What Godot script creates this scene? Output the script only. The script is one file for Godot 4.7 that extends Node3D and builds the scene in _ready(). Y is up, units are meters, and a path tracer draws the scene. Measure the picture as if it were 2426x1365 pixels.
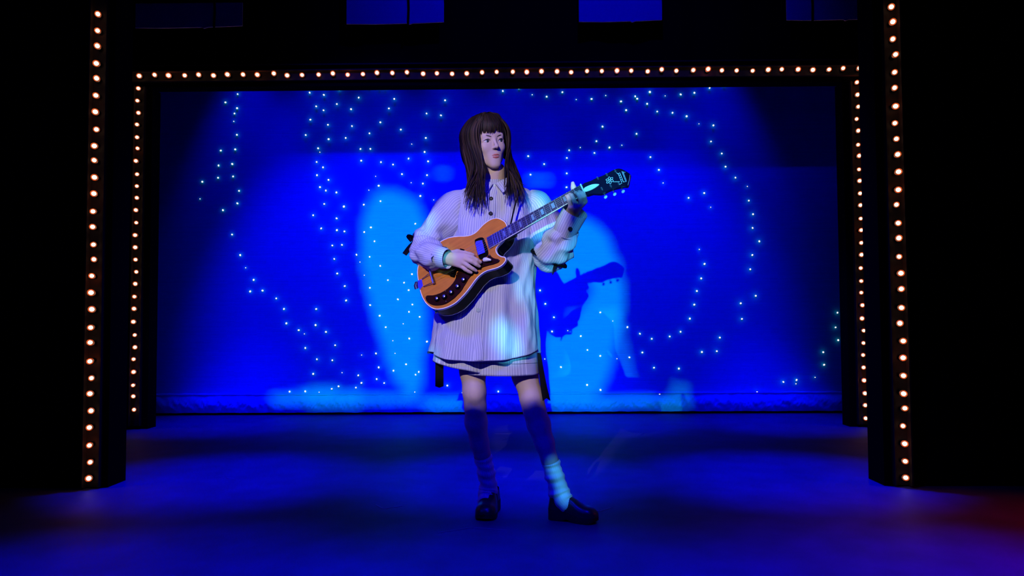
extends Node3D
# A guitarist on a small theatre stage: blue floods, bulb-lined portals, a starry backdrop.
# Units are metres, y up, z towards the auditorium; the performer stands at the origin.

const DROP_Z := -3.70
const FRONT_Z := -0.70
const BACK_Z := -2.81
const BLUE := Color(0.0, 0.0, 1.0)

var taken := {}
var rng := RandomNumberGenerator.new()
var M := {}


func _ready() -> void:
	rng.seed = 7
	# ---- camera, surroundings, exposure ----
	var cam := Camera3D.new()
	cam.name = "camera"
	cam.fov = 41.5301
	cam.near = 0.05
	cam.far = 60.0
	cam.transform = Transform3D(Vector3(0.9999, -0.0049, -0.0124), Vector3(0.0054, 0.9991, 0.0418), Vector3(0.0122, -0.0419, 0.9990), Vector3(0.1100, 0.8500, 3.1900))
	add_child(cam)
	cam.current = true
	var env := Environment.new()
	env.background_mode = Environment.BG_COLOR
	env.background_color = Color(0, 0, 0)
	env.tonemap_mode = Environment.TONE_MAPPER_LINEAR
	env.tonemap_exposure = 1.0
	env.sdfgi_enabled = true
	env.ssao_enabled = true
	env.ssil_enabled = true
	var we := WorldEnvironment.new()
	we.name = "surroundings"
	we.environment = env
	add_child(we)
	make_materials()

	# ---- stage lights: kind, place, aim, colour, energy, half angle, blend, size ----
	# the two washes on the backdrop hang over the forestage; the portal header shades the top of the cloth
	spot("backdrop_wash", Vector3(-1.25, 4.1, 0.55), Vector3(-1.0, 0.75, DROP_Z), BLUE, 23.0, 22.0, 0.6, 0.05)
	spot("backdrop_wash", Vector3(1.25, 4.1, 0.55), Vector3(0.7, 0.6, DROP_Z), BLUE, 14.0, 22.5, 0.6, 0.05)
	# a row of cloth floods between the border curtain and the backdrop
	for x in [-2.35, -1.75, -1.15, -0.55, 0.05, 0.65, 1.25, 1.85]:
		spot("cloth_flood", Vector3(x, 4.3, -3.12), Vector3(x, 0.9, -3.66), BLUE, 4.0, 20.5, 1.0, 0.06)
	# border wash on the canvas panels over the header
	spot("border_wash", Vector3(0.5, 4.75, 0.6), Vector3(0.4, 3.45, -2.72), BLUE, 9.0, 34.0, 1.0, 0.05)
	# rows of down lights: upstage, middle and forestage
	for x in [-2.35, -0.8, 0.75, 2.25]:
		spot("down_light", Vector3(x * 0.8, 4.2, -1.9), Vector3(x, 0.0, -3.1), BLUE, 42.0, 12.5, 1.0, 0.06)
	for x in [-1.5, 0.0, 1.5]:
		spot("down_light", Vector3(x, 4.2, -1.0), Vector3(x, 0.0, -0.95), BLUE, 66.0, 13.0, 1.0, 0.06)
	for x in [-1.2, 0.1, 1.4]:
		spot("down_light", Vector3(x, 4.2, 1.5), Vector3(x, 0.0, 0.85), BLUE, 50.0, 14.0, 1.0, 0.06)
	# added blue fill from the right, and an unseen panel added high left
	spot("blue_fill", Vector3(1.3, 3.3, 3.2), Vector3(0.06, 1.05, 0.0), BLUE, 6.8, 12.5, 0.6, 0.08)
	added_led_panel(Vector3(-2.30, 3.10, 2.0), Vector3(0.0, 1.05, 0.0), BLUE, 13.0, Vector2(0.9, 0.9))
	# white profile spot, framed from the head to the knees
	spot("profile_spot", Vector3(-0.8000, 2.5200, 3.6000), Vector3(0.0200, 1.2200, 0.0000), Color(1.0, 0.95, 0.97), 9.8, 12.5, 0.05, 0.01)
	# cyan pattern projector in the auditorium behind the camera
	spot("pattern_projector", Vector3(-0.0500, 1.5200, 4.9000), Vector3(0.0, 1.05, DROP_Z), Color(0.30, 0.74, 0.83), 60.0, 21.0, 0.1, 0.01)
	# red work light off the right wing
	spot("red_work_light", Vector3(3.1, 1.3, 0.0), Vector3(2.2, 0.0, 0.2), Color(1.0, 0.03, 0.16), 1.6, 34.0, 1.0, 0.05)

	build_room()
	build_portals()
	build_drop()
	build_upper_panels()
	build_added_pattern_plate()
	build_light_mask()
	build_person()
	build_guitar()
	build_tape_marks()


func spot(called: String, from: Vector3, to: Vector3, col: Color, energy: float, angle: float, blend: float, size: float) -> void:
	var l := SpotLight3D.new()
	l.name = numbered(called)
	l.light_color = col
	l.light_energy = energy
	l.spot_angle = angle
	l.spot_angle_attenuation = blend
	l.spot_range = 14.0
	l.spot_attenuation = 2.0
	l.light_size = size
	l.shadow_enabled = true
	add_child(l)
	l.look_at_from_position(from, to, Vector3.UP if absf((to - from).normalized().y) < 0.98 else Vector3.FORWARD)


# added unseen panel: its glowing face gives chrome its blue reflection, with a spot
func added_led_panel(at: Vector3, to: Vector3, col: Color, energy: float, size: Vector2) -> void:
	var t := thing("added_led_panel", "added unseen blue panel that fills the performer and reflects in the guitar chrome", "stage light")
	t.look_at_from_position(at, to, Vector3.UP)
	var mb := MB.new()
	mb.box(Vector3(-size.x * 0.5 - 0.03, -size.y * 0.5 - 0.03, 0.012), Vector3(size.x * 0.5 + 0.03, size.y * 0.5 + 0.03, 0.10))
	part("housing", mb, M.black, t)
	var fc := MB.new()
	fc.box(Vector3(-size.x * 0.5, -size.y * 0.5, 0.006), Vector3(size.x * 0.5, size.y * 0.5, 0.012))
	part("light_face", fc, glow(col, 1.2), t)
	spot("added_panel_light", at, to, col, energy, 15.0, 0.8, size.x * 0.35)


func numbered(n: String) -> String:
	if taken.has(n):
		taken[n] += 1
		return "%s_%03d" % [n, taken[n]]
	taken[n] = 0
	return n


# ------------------------------------------------------------------ materials
func mat(col: Color, rough := 0.8, metal := 0.0, spec := 0.5) -> StandardMaterial3D:
	var m := StandardMaterial3D.new()
	m.albedo_color = col
	m.roughness = rough
	m.metallic = metal
	m.metallic_specular = spec
	return m


func glow(col: Color, energy: float) -> StandardMaterial3D:
	var m := mat(Color(0.02, 0.02, 0.02), 0.5)
	m.emission_enabled = true
	m.emission = col
	m.emission_energy_multiplier = energy
	return m


func lin(r: float, g: float, b: float) -> Color:
	return Color(r, g, b).linear_to_srgb()


func noise_tex(size: int, freq: float, lo: Color, hi: Color, sd: int, oct := 4) -> ImageTexture:
	var nz := FastNoiseLite.new()
	nz.seed = sd
	nz.frequency = freq
	nz.fractal_octaves = oct
	var im := nz.get_seamless_image(size, size)
	im.convert(Image.FORMAT_RGB8)
	for y in size:
		for x in size:
			im.set_pixel(x, y, lo.lerp(hi, im.get_pixel(x, y).r))
	return ImageTexture.create_from_image(im)


func make_materials() -> void:
	# painted stage floor: scuffed dark navy boards
	var fl := mat(Color.WHITE, 0.62, 0.0, 0.35)
	fl.albedo_texture = noise_tex(512, 0.012, lin(0.018, 0.018, 0.075), lin(0.034, 0.032, 0.13), 3)
	fl.uv1_triplanar = true
	fl.uv1_world_triplanar = true
	fl.uv1_scale = Vector3(0.55, 0.55, 0.55)
	M.floor = fl
	M.black = mat(lin(0.003, 0.003, 0.003), 1.0, 0.0, 0.05)
	M.black_cloth = mat(lin(0.003, 0.003, 0.0035), 1.0, 0.0, 0.05)
	M.black_gloss = mat(lin(0.006, 0.006, 0.007), 0.35, 0.0, 0.4)
	M.channel = mat(lin(0.012, 0.008, 0.008), 0.7, 0.0, 0.25)
	M.chalk = mat(lin(0.10, 0.11, 0.10), 1.0)
	M.tape = mat(lin(0.09, 0.09, 0.16), 0.8)
	# woven backdrop cloth, dyed blue, with a fine horizontal weave
	var cl := mat(Color.WHITE, 0.95, 0.0, 0.1)
	var im := Image.create(256, 256, false, Image.FORMAT_RGB8)
	var r := RandomNumberGenerator.new()
	r.seed = 5
	for y in 256:
		var row := r.randf_range(-0.05, 0.05)
		var run := 0.0
		for x in 256:
			if x % 16 == 0:
				run = r.randf_range(-0.07, 0.07)
			var k := 0.93 + row + run + r.randf_range(-0.03, 0.03)
			im.set_pixel(x, y, lin(0.008 * k, 0.60 * k, 0.86 * k))
	cl.albedo_texture = ImageTexture.create_from_image(im)
	cl.uv1_triplanar = true
	cl.uv1_world_triplanar = true
	cl.uv1_scale = Vector3(0.9, 2.2, 0.9)
	M.drop = cl
	M.star = glow(Color(1.0, 0.96, 1.0), 1.15)
	M.filament = glow(Color(1.0, 0.90, 0.74), 5.0)
	var gl := mat(Color(0.75, 0.33, 0.18, 0.38), 0.12)
	gl.transparency = BaseMaterial3D.TRANSPARENCY_ALPHA
	gl.emission_enabled = true
	gl.emission = Color(1.0, 0.42, 0.18)
	gl.emission_energy_multiplier = 0.55
	M.envelope = gl
	M.panel = mat(lin(0.30, 0.30, 0.45), 0.9)
	# person
	var sk := mat(Color.WHITE, 0.5, 0.0, 0.35)
	sk.vertex_color_use_as_albedo = true
	M.skin = sk
	var hr := mat(Color.WHITE, 0.58, 0.0, 0.32)
	hr.vertex_color_use_as_albedo = true
	M.hair = hr
	M.brow = mat(lin(0.02, 0.013, 0.011), 0.7)
	M.lips = mat(lin(0.50, 0.13, 0.11), 0.42)
	M.eye_white = mat(lin(0.62, 0.60, 0.62), 0.2)
	M.iris = mat(lin(0.03, 0.04, 0.06), 0.15)
	# striped cotton: pale blue-lilac ground with white pin stripes, 9 mm apart
	var sh := mat(Color.WHITE, 0.85, 0.0, 0.2)
	sh.albedo_texture = stripe_tex()
	sh.uv1_scale = Vector3(1.0 / 0.037, 1.0 / 0.037, 1.0)
	sh.heightmap_enabled = false
	M.shirt = sh
	M.seam = mat(lin(0.16, 0.16, 0.26), 0.9)
	M.button_dark = mat(lin(0.012, 0.008, 0.010), 0.45, 0.0, 0.2)
	M.button_pale = mat(lin(0.42, 0.52, 0.55), 0.25)
	M.ribbon = mat(lin(0.004, 0.004, 0.006), 0.5, 0.0, 0.15)
	var so := mat(lin(0.62, 0.66, 0.72), 0.95, 0.0, 0.1)
	M.sock = so
	M.clog = mat(lin(0.022, 0.018, 0.020), 0.3, 0.0, 0.5)
	M.sole = mat(lin(0.007, 0.006, 0.006), 0.7)
	# guitar
	var wd := mat(Color.WHITE, 0.5, 0.0, 0.12)
	wd.albedo_texture = wood_tex()
	wd.uv1_scale = Vector3(2.2, 2.2, 1.0)
	M.wood = wd
	M.guitar_black = mat(lin(0.003, 0.003, 0.004), 0.25, 0.0, 0.12)
	M.binding = mat(lin(0.80, 0.78, 0.76), 0.4)
	M.tortoise = mat(lin(0.020, 0.005, 0.004), 0.3, 0.0, 0.05)
	M.plastic = mat(lin(0.004, 0.004, 0.004), 0.5, 0.0, 0.05)
	M.fretboard = mat(lin(0.010, 0.009, 0.030), 0.4)  # blue in the dark colour stands for reflected blue stage light
	M.headstock = mat(lin(0.006, 0.006, 0.022), 0.25)  # black lacquer, with the blue light it reflects painted into the colour
	M.fret_wire = mat(lin(0.62, 0.62, 0.64), 0.3, 0.9)
	M.pearl = mat(lin(0.16, 0.24, 0.38), 0.22, 0.0, 0.6)
	M.chrome = mat(lin(0.50, 0.50, 0.55), 0.26, 1.0)
	M.string = mat(lin(0.22, 0.20, 0.22), 0.35, 0.8)
	M.ivory = mat(lin(0.78, 0.78, 0.70), 0.35)
	M.tuner_pearl = mat(lin(0.45, 0.52, 0.58), 0.25)
	M.print = mat(lin(0.80, 0.82, 0.76), 0.5)


func stripe_tex() -> ImageTexture:
	var s := 256
	var im := Image.create(s, s, false, Image.FORMAT_RGB8)
	var r := RandomNumberGenerator.new()
	r.seed = 11
	for y in s:
		for x in s:
			var p := fposmod(x / 64.0, 1.0)
			var k := 1.0 if absf(p - 0.5) < 0.095 else 0.0
			var g := r.randf_range(0.93, 1.05)
			var c := Vector3(0.43, 0.44, 0.60).lerp(Vector3(0.72, 0.72, 0.82), k) * g
			im.set_pixel(x, y, lin(c.x, c.y, c.z))
	return ImageTexture.create_from_image(im)


func wood_tex() -> ImageTexture:
	# figured golden-brown maple with long grain and small worn flecks
	var s := 512
	var nz := FastNoiseLite.new()
	nz.seed = 21
	nz.frequency = 0.02
	var im := Image.create(s, s, false, Image.FORMAT_RGB8)
	for y in s:
		for x in s:
			var g := nz.get_noise_2d(x * 0.22, y * 3.2) * 0.5 + nz.get_noise_2d(x * 0.6 + 300.0, y * 0.6) * 0.35
			var c := Vector3(0.55, 0.18, 0.030) * (1.0 + 0.34 * g)
			im.set_pixel(x, y, lin(c.x, c.y, c.z))
	var r := RandomNumberGenerator.new()
	r.seed = 4
	for i in 46:
		im.set_pixel(r.randi_range(0, s - 2), r.randi_range(0, s - 2), lin(0.66, 0.42, 0.30))
	return ImageTexture.create_from_image(im)


# ------------------------------------------------------------------ mesh helpers
class MB:
	# collects triangles; faces given counter-clockwise seen from outside
	var v := PackedVector3Array()
	var n := PackedVector3Array()
	var t := PackedVector2Array()
	var c := PackedColorArray()
	var i := PackedInt32Array()

	func vert(p: Vector3, nn: Vector3, uv := Vector2.ZERO, col := Color.WHITE) -> int:
		v.append(p)
		n.append(nn)
		t.append(uv)
		c.append(col)
		return v.size() - 1

	func tri(x: int, y: int, z: int) -> void:
		i.append(x)
		i.append(z)
		i.append(y)

	func quad(p0: Vector3, p1: Vector3, p2: Vector3, p3: Vector3, col := Color.WHITE) -> void:
		var nn := (p1 - p0).cross(p2 - p0).normalized()
		var a := vert(p0, nn, Vector2(0, 0), col)
		var b := vert(p1, nn, Vector2(1, 0), col)
		var d := vert(p2, nn, Vector2(1, 1), col)
		var e := vert(p3, nn, Vector2(0, 1), col)
		tri(a, b, d)
		tri(a, d, e)

	func box(lo: Vector3, hi: Vector3, x := Transform3D()) -> void:
		var p: Array[Vector3] = []
		for k in 8:
			p.append(x * Vector3(hi.x if k & 1 else lo.x, hi.y if k & 2 else lo.y, hi.z if k & 4 else lo.z))
		quad(p[4], p[5], p[7], p[6])
		quad(p[1], p[0], p[2], p[3])
		quad(p[5], p[1], p[3], p[7])
		quad(p[0], p[4], p[6], p[2])
		quad(p[6], p[7], p[3], p[2])
		quad(p[0], p[1], p[5], p[4])

	# rows of points; closed: the columns run round. ref: the side the normals should face (open sheets)
	func sheet(rows: Array, closed: bool, uvs: Array = [], ref := Vector3.ZERO, cap0 := false, cap1 := false, col := Color.WHITE) -> void:
		var nr := rows.size()
		var nc: int = rows[0].size()
		var nn := []
		var score := 0.0
		for r in nr:
			var line := PackedVector3Array()
			var mid := Vector3.ZERO
			for k in nc:
				mid += rows[r][k]
			mid /= nc
			for k in nc:
				var k0 := k - 1
				var k1 := k + 1
				if closed:
					k0 = (k + nc - 1) % nc
					k1 = (k + 1) % nc
				else:
					k0 = maxi(k0, 0)
					k1 = mini(k1, nc - 1)
				var du: Vector3 = rows[r][k1] - rows[r][k0]
				var dv: Vector3 = rows[mini(r + 1, nr - 1)][k] - rows[maxi(r - 1, 0)][k]
				var q := du.cross(dv).normalized()
				line.append(q)
				score += q.dot(ref) if ref != Vector3.ZERO else q.dot((rows[r][k] - mid).normalized())
			nn.append(line)
		var s := 1.0 if score >= 0.0 else -1.0
		var base := v.size()
		var w := nc + 1 if closed else nc
		for r in nr:
			for k in w:
				var kk := k % nc
				var uv: Vector2 = uvs[r][k] if uvs.size() else Vector2(float(k) / (w - 1), float(r) / (nr - 1))
				vert(rows[r][kk], nn[r][kk] * s, uv, col)
		for r in nr - 1:
			for k in w - 1:
				var a := base + r * w + k
				var b := a + 1
				var d := a + w
				var e := d + 1
				if s > 0.0:
					tri(a, b, e)
					tri(a, e, d)
				else:
					tri(a, e, b)
					tri(a, d, e)
		if cap0:
			fan(rows[0], (rows[0][0] - rows[1][0]), col)
		if cap1:
			fan(rows[nr - 1], (rows[nr - 1][0] - rows[nr - 2][0]), col)

	func fan(loop: PackedVector3Array, away: Vector3, col := Color.WHITE) -> void:
		var mid := Vector3.ZERO
		for p in loop:
			mid += p
		mid /= loop.size()
		var area := Vector3.ZERO
		for k in loop.size():
			area += (loop[k] - mid).cross(loop[(k + 1) % loop.size()] - mid)
		var s := 1.0 if area.dot(away) >= 0.0 else -1.0
		var nn := area.normalized() * s
		var m := vert(mid, nn, Vector2(0.5, 0.5), col)
		var base := v.size()
		for p in loop:
			vert(p, nn, Vector2.ZERO, col)
		for k in loop.size():
			var a := base + k
			var b := base + (k + 1) % loop.size()
			if s > 0.0:
				tri(m, a, b)
			else:
				tri(m, b, a)

	# a polygon (x, y) extruded from z0 to z1 in the frame x; uv in metres on the faces
	func plate(poly: PackedVector2Array, z0: float, z1: float, x := Transform3D(), round_side := true, back := true) -> void:
		var p := poly.duplicate()
		if Geometry2D.is_polygon_clockwise(p):
			p.reverse()
		var idx := Geometry2D.triangulate_polygon(p)
		for side in [1, 0]:
			if side == 0 and not back:
				continue
			var nn := (x.basis * Vector3(0, 0, 1 if side else -1)).normalized()
			var base := v.size()
			for q in p:
				vert(x * Vector3(q.x, q.y, z1 if side else z0), nn, q)
			for k in range(0, idx.size(), 3):
				var a := p[idx[k]]
				var b := p[idx[k + 1]]
				var d := p[idx[k + 2]]
				var ccw := (b - a).cross(d - a) > 0.0
				if ccw == (side == 1):
					tri(base + idx[k], base + idx[k + 1], base + idx[k + 2])
				else:
					tri(base + idx[k], base + idx[k + 2], base + idx[k + 1])
		band(p, z0, p, z1, x, round_side)

	# wall between two outlines (same count, counter-clockwise) at heights z0 and z1
	func band(p0: PackedVector2Array, z0: float, p1: PackedVector2Array, z1: float, x := Transform3D(), smooth := true) -> void:
		var m := p0.size()
		var nrm: Array[Vector3] = []
		for k in m:
			var e := p0[(k + 1) % m] - p0[(k + m - 1) % m]
			nrm.append((x.basis * Vector3(e.y, -e.x, 0)).normalized())
		for k in m:
			var k1 := (k + 1) % m
			var n0 := nrm[k]
			var n1 := nrm[k1]
			if not smooth:
				var e := p0[k1] - p0[k]
				n0 = (x.basis * Vector3(e.y, -e.x, 0)).normalized()
				n1 = n0
			var a := vert(x * Vector3(p0[k].x, p0[k].y, z0), n0)
			var b := vert(x * Vector3(p0[k1].x, p0[k1].y, z0), n1)
			var d := vert(x * Vector3(p1[k1].x, p1[k1].y, z1), n1)
			var e2 := vert(x * Vector3(p1[k].x, p1[k].y, z1), n0)
			tri(a, b, d)
			tri(a, d, e2)

	# tube through points; ra along the frame's side axis, rb along its other axis
	func tube(path: PackedVector3Array, ra: PackedFloat32Array, sides: int, rb := PackedFloat32Array(), col := Color.WHITE, cap := true, start := Vector3.ZERO, wobble = null, vofs := 0.0) -> void:
		var rows := []
		var uvs := []
		var side := start
		var total := vofs
		var mean := 0.0
		for r in ra:
			mean += r / ra.size()
		for k in path.size():
			var d := (path[mini(k + 1, path.size() - 1)] - path[maxi(k - 1, 0)]).normalized()
			if side == Vector3.ZERO:
				side = d.cross(Vector3(0.31, 0.9, 0.27)).normalized()
			side = (side - d * side.dot(d)).normalized()
			var other := d.cross(side)
			if k > 0:
				total += path[k].distance_to(path[k - 1])
			var row := PackedVector3Array()
			var uv := PackedVector2Array()
			for j in sides + 1:
				var a := TAU * j / sides
				var xa := ra[k]
				var xb: float = rb[k] if rb.size() else xa
				var extra := 0.0
				if wobble != null:
					extra = wobble.call(TAU * (j % sides) / sides, float(k) / (path.size() - 1))
				uv.append(Vector2(a * mean, total))
				if j < sides:
					row.append(path[k] + side * cos(a) * (xa + extra) + other * sin(a) * (xb + extra))
			rows.append(row)
			uvs.append(uv)
		sheet(rows, true, uvs, Vector3.ZERO, cap, cap, col)

	func ball(at: Vector3, r: Vector3, x := Basis(), la := 8, lo := 12, col := Color.WHITE) -> void:
		var base := v.size()
		for a in la + 1:
			for b in lo + 1:
				var th := PI * a / la
				var ph := TAU * b / lo
				var d := Vector3(sin(th) * cos(ph), cos(th), -sin(th) * sin(ph))
				vert(at + x * (d * r), (x * (d / r)).normalized(), Vector2(float(b) / lo, float(a) / la), col)
		for a in la:
			for b in lo:
				var p := base + a * (lo + 1) + b
				tri(p, p + lo + 1, p + lo + 2)
				tri(p, p + lo + 2, p + 1)

	# profile (radius, height) turned round the y axis of x
	func lathe(profile: Array, sides: int, x := Transform3D()) -> void:
		var rows := []
		for q in profile:
			var row := PackedVector3Array()
			for j in sides:
				var a := TAU * j / sides
				row.append(x * Vector3(q.x * cos(a), q.y, q.x * sin(a)))
			rows.append(row)
		sheet(rows, true, [], Vector3.ZERO, true, true)

	func mesh() -> ArrayMesh:
		var arr := []
		arr.resize(Mesh.ARRAY_MAX)
		arr[Mesh.ARRAY_VERTEX] = v
		arr[Mesh.ARRAY_NORMAL] = n
		arr[Mesh.ARRAY_TEX_UV] = t
		arr[Mesh.ARRAY_COLOR] = c
		arr[Mesh.ARRAY_INDEX] = i
		var m := ArrayMesh.new()
		m.add_surface_from_arrays(Mesh.PRIMITIVE_TRIANGLES, arr)
		return m


class Field:
	# a distance field on a grid; bones and ellipsoids are joined with a smooth minimum and meshed as surface nets
	var o: Vector3
	var h: float
	var nx: int
	var ny: int
	var nz: int
	var f := PackedFloat32Array()

	func _init(lo: Vector3, hi: Vector3, cell: float) -> void:
		o = lo
		h = cell
		nx = int((hi.x - lo.x) / h) + 2
		ny = int((hi.y - lo.y) / h) + 2
		nz = int((hi.z - lo.z) / h) + 2
		f.resize(nx * ny * nz)
		f.fill(0.5)

	func span(lo: Vector3, hi: Vector3) -> Array:
		var a := (lo - o) / h
		var b := (hi - o) / h
		return [clampi(int(a.x), 0, nx - 1), clampi(int(b.x) + 1, 0, nx - 1), clampi(int(a.y), 0, ny - 1), clampi(int(b.y) + 1, 0, ny - 1), clampi(int(a.z), 0, nz - 1), clampi(int(b.z) + 1, 0, nz - 1)]

	func bone(a: Vector3, b: Vector3, ra: float, rb: float, k := 0.012) -> void:
		var m := maxf(ra, rb) + k + 3.0 * h
		var s := span(Vector3(minf(a.x, b.x), minf(a.y, b.y), minf(a.z, b.z)) - Vector3.ONE * m, Vector3(maxf(a.x, b.x), maxf(a.y, b.y), maxf(a.z, b.z)) + Vector3.ONE * m)
		var ab := b - a
		var l2 := maxf(ab.length_squared(), 1e-9)
		for z in range(s[4], s[5] + 1):
			for y in range(s[2], s[3] + 1):
				var at := (z * ny + y) * nx
				var p := o + Vector3(0, y, z) * h
				for x in range(s[0], s[1] + 1):
					p.x = o.x + x * h
					var t := clampf((p - a).dot(ab) / l2, 0.0, 1.0)
					var d := (p - a - ab * t).length() - lerpf(ra, rb, t)
					var g := f[at + x]
					var e := maxf(k - absf(g - d), 0.0) / k
					f[at + x] = minf(g, d) - e * e * k * 0.25

	func chain(pts: Array, radii: Array, k := 0.01) -> void:
		for q in pts.size() - 1:
			bone(pts[q], pts[q + 1], radii[q], radii[q + 1], k)

	# x: place and turn of an ellipsoid with radii r; cut takes it away
	func lump(x: Transform3D, r: Vector3, k := 0.012, cut := false) -> void:
		var m := maxf(r.x, maxf(r.y, r.z)) + k + 3.0 * h
		var s := span(x.origin - Vector3.ONE * m, x.origin + Vector3.ONE * m)
		var back := x.affine_inverse()
		for z in range(s[4], s[5] + 1):
			for y in range(s[2], s[3] + 1):
				var at := (z * ny + y) * nx
				for xx in range(s[0], s[1] + 1):
					var q := back * (o + Vector3(xx, y, z) * h)
					var k0 := (q / r).length()
					var k1 := (q / (r * r)).length()
					var d := k0 * (k0 - 1.0) / maxf(k1, 1e-6)
					var g := f[at + xx]
					if cut:
						var e := maxf(k - absf(g + d), 0.0) / k
						f[at + xx] = maxf(g, -d) + e * e * k * 0.25
					else:
						var e := maxf(k - absf(g - d), 0.0) / k
						f[at + xx] = minf(g, d) - e * e * k * 0.25

	func into(mb: MB, tint: Callable) -> void:
		var where := PackedInt32Array()
		where.resize(f.size())
		where.fill(-1)
		var sx := 1
		var sy := nx
		var sz := nx * ny
		var off := [0, sx, sy, sx + sy, sz, sx + sz, sy + sz, sx + sy + sz]
		var edges := [[0, 1], [2, 3], [4, 5], [6, 7], [0, 2], [1, 3], [4, 6], [5, 7], [0, 4], [1, 5], [2, 6], [3, 7]]
		var corner: Array[Vector3] = []
		for q in 8:
			corner.append(Vector3(q & 1, (q >> 1) & 1, (q >> 2) & 1))
		var limit := h * 3.0
		var first := mb.v.size()
		for z in nz - 1:
			for y in ny - 1:
				var row := z * sz + y * sy
				for x in nx - 1:
					var at := row + x
					if absf(f[at]) > limit:
						continue
					var inside := 0
					for q in 8:
						if f[at + off[q]] < 0.0:
							inside += 1
					if inside == 0 or inside == 8:
						continue
					var sum := Vector3.ZERO
					var cnt := 0
					for e in edges:
						var fa := f[at + off[e[0]]]
						var fb := f[at + off[e[1]]]
						if (fa < 0.0) != (fb < 0.0):
							sum += corner[e[0]].lerp(corner[e[1]], fa / (fa - fb))
							cnt += 1
					var p := o + (Vector3(x, y, z) + sum / cnt) * h
					where[at] = mb.vert(p, Vector3.ZERO, Vector2.ZERO, tint.call(p))
		for z in range(1, nz - 1):
			for y in range(1, ny - 1):
				for x in range(1, nx - 1):
					var at := z * sz + y * sy + x
					if where[at] < 0:
						continue
					var ins := f[at] < 0.0
					if ins != (f[at + sx] < 0.0):
						face(mb, where, at, at - sy, at - sy - sz, at - sz, ins)
					if ins != (f[at + sy] < 0.0):
						face(mb, where, at, at - sz, at - sz - sx, at - sx, ins)
					if ins != (f[at + sz] < 0.0):
						face(mb, where, at, at - sx, at - sx - sy, at - sy, ins)
		for q in range(first, mb.v.size()):
			mb.n[q] = mb.n[q].normalized()

	func face(mb: MB, where: PackedInt32Array, a: int, b: int, d: int, e: int, ins: bool) -> void:
		var q := [where[a], where[b], where[d], where[e]]
		if q[0] < 0 or q[1] < 0 or q[2] < 0 or q[3] < 0:
			return
		if not ins:
			q = [q[3], q[2], q[1], q[0]]
		var nn := (mb.v[q[2]] - mb.v[q[0]]).cross(mb.v[q[3]] - mb.v[q[1]])
		for w in q:
			mb.n[w] += nn
		mb.tri(q[0], q[1], q[2])
		mb.tri(q[0], q[2], q[3])


func smooth_path(pts: Array, per: int) -> PackedVector3Array:
	var out := PackedVector3Array()
	for k in pts.size() - 1:
		for j in per:
			out.append(pts[k].cubic_interpolate(pts[k + 1], pts[maxi(k - 1, 0)], pts[mini(k + 2, pts.size() - 1)], float(j) / per))
	out.append(pts[-1])
	return out


func smooth_poly(pts: Array, per: int) -> PackedVector2Array:
	var out := PackedVector2Array()
	var m := pts.size()
	for k in m:
		for j in per:
			out.append(pts[k].cubic_interpolate(pts[(k + 1) % m], pts[(k + m - 1) % m], pts[(k + 2) % m], float(j) / per))
	return out


func ramp(vals: Array, count: int) -> PackedFloat32Array:
	var out := PackedFloat32Array()
	for k in count:
		var t := float(k) / (count - 1) * (vals.size() - 1)
		var q := mini(int(t), vals.size() - 2)
		out.append(lerpf(vals[q], vals[q + 1], smoothstep(0.0, 1.0, t - q)))
	return out


func part(called: String, mb: MB, m: Material, parent: Node3D, label := "") -> MeshInstance3D:
	var o := MeshInstance3D.new()
	o.name = called
	o.mesh = mb.mesh()
	o.mesh.surface_set_material(0, m)
	if label:
		o.set_meta("label", label)
	parent.add_child(o, true)
	return o


func thing(called: String, label: String, category: String, at := Vector3.ZERO, group := "") -> Node3D:
	var o := Node3D.new()
	o.name = numbered(called)
	add_child(o)
	o.position = at
	o.set_meta("label", label)
	o.set_meta("category", category)
	if group:
		o.set_meta("group", group)
	return o


func tag(o: Node3D, label: String, category: String, group := "") -> void:
	o.set_meta("label", label)
	o.set_meta("category", category)
	if group:
		o.set_meta("group", group)


func solo(called: String, mb: MB, m: Material, label: String, category: String, group := "") -> MeshInstance3D:
	var o := part(numbered(called), mb, m, self)
	tag(o, label, category, group)
	return o


func shell(called: String, lo: Vector3, hi: Vector3, m: Material, label: String, category: String) -> MeshInstance3D:
	var mb := MB.new()
	mb.box(lo, hi)
	var o := solo(called, mb, m, label, category)
	o.set_meta("kind", "structure")
	return o


# ------------------------------------------------------------------ the stage
func build_room() -> void:
	shell("floor", Vector3(-6.2, -0.12, -5.2), Vector3(6.2, 0.0, 7.2), M.floor, "scuffed dark navy painted stage floor under blue light", "floor")
	shell("wall_back", Vector3(-6.2, 0.0, -5.2), Vector3(6.2, 5.2, -5.0), M.black, "black rear wall of the stage behind the starry backdrop", "wall")
	shell("wall_left", Vector3(-6.2, 0.0, -5.0), Vector3(-6.0, 5.2, 7.0), M.black, "black side wall beyond the left wing", "wall")
	shell("wall_right", Vector3(6.0, 0.0, -5.0), Vector3(6.2, 5.2, 7.0), M.black, "black side wall beyond the right wing", "wall")
	shell("wall_front", Vector3(-6.2, 0.0, 7.0), Vector3(6.2, 5.2, 7.2), M.black, "black auditorium wall facing the stage", "wall")
	shell("ceiling", Vector3(-6.2, 5.2, -5.2), Vector3(6.2, 5.4, 7.2), M.black, "black ceiling high above the stage", "ceiling")


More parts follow.
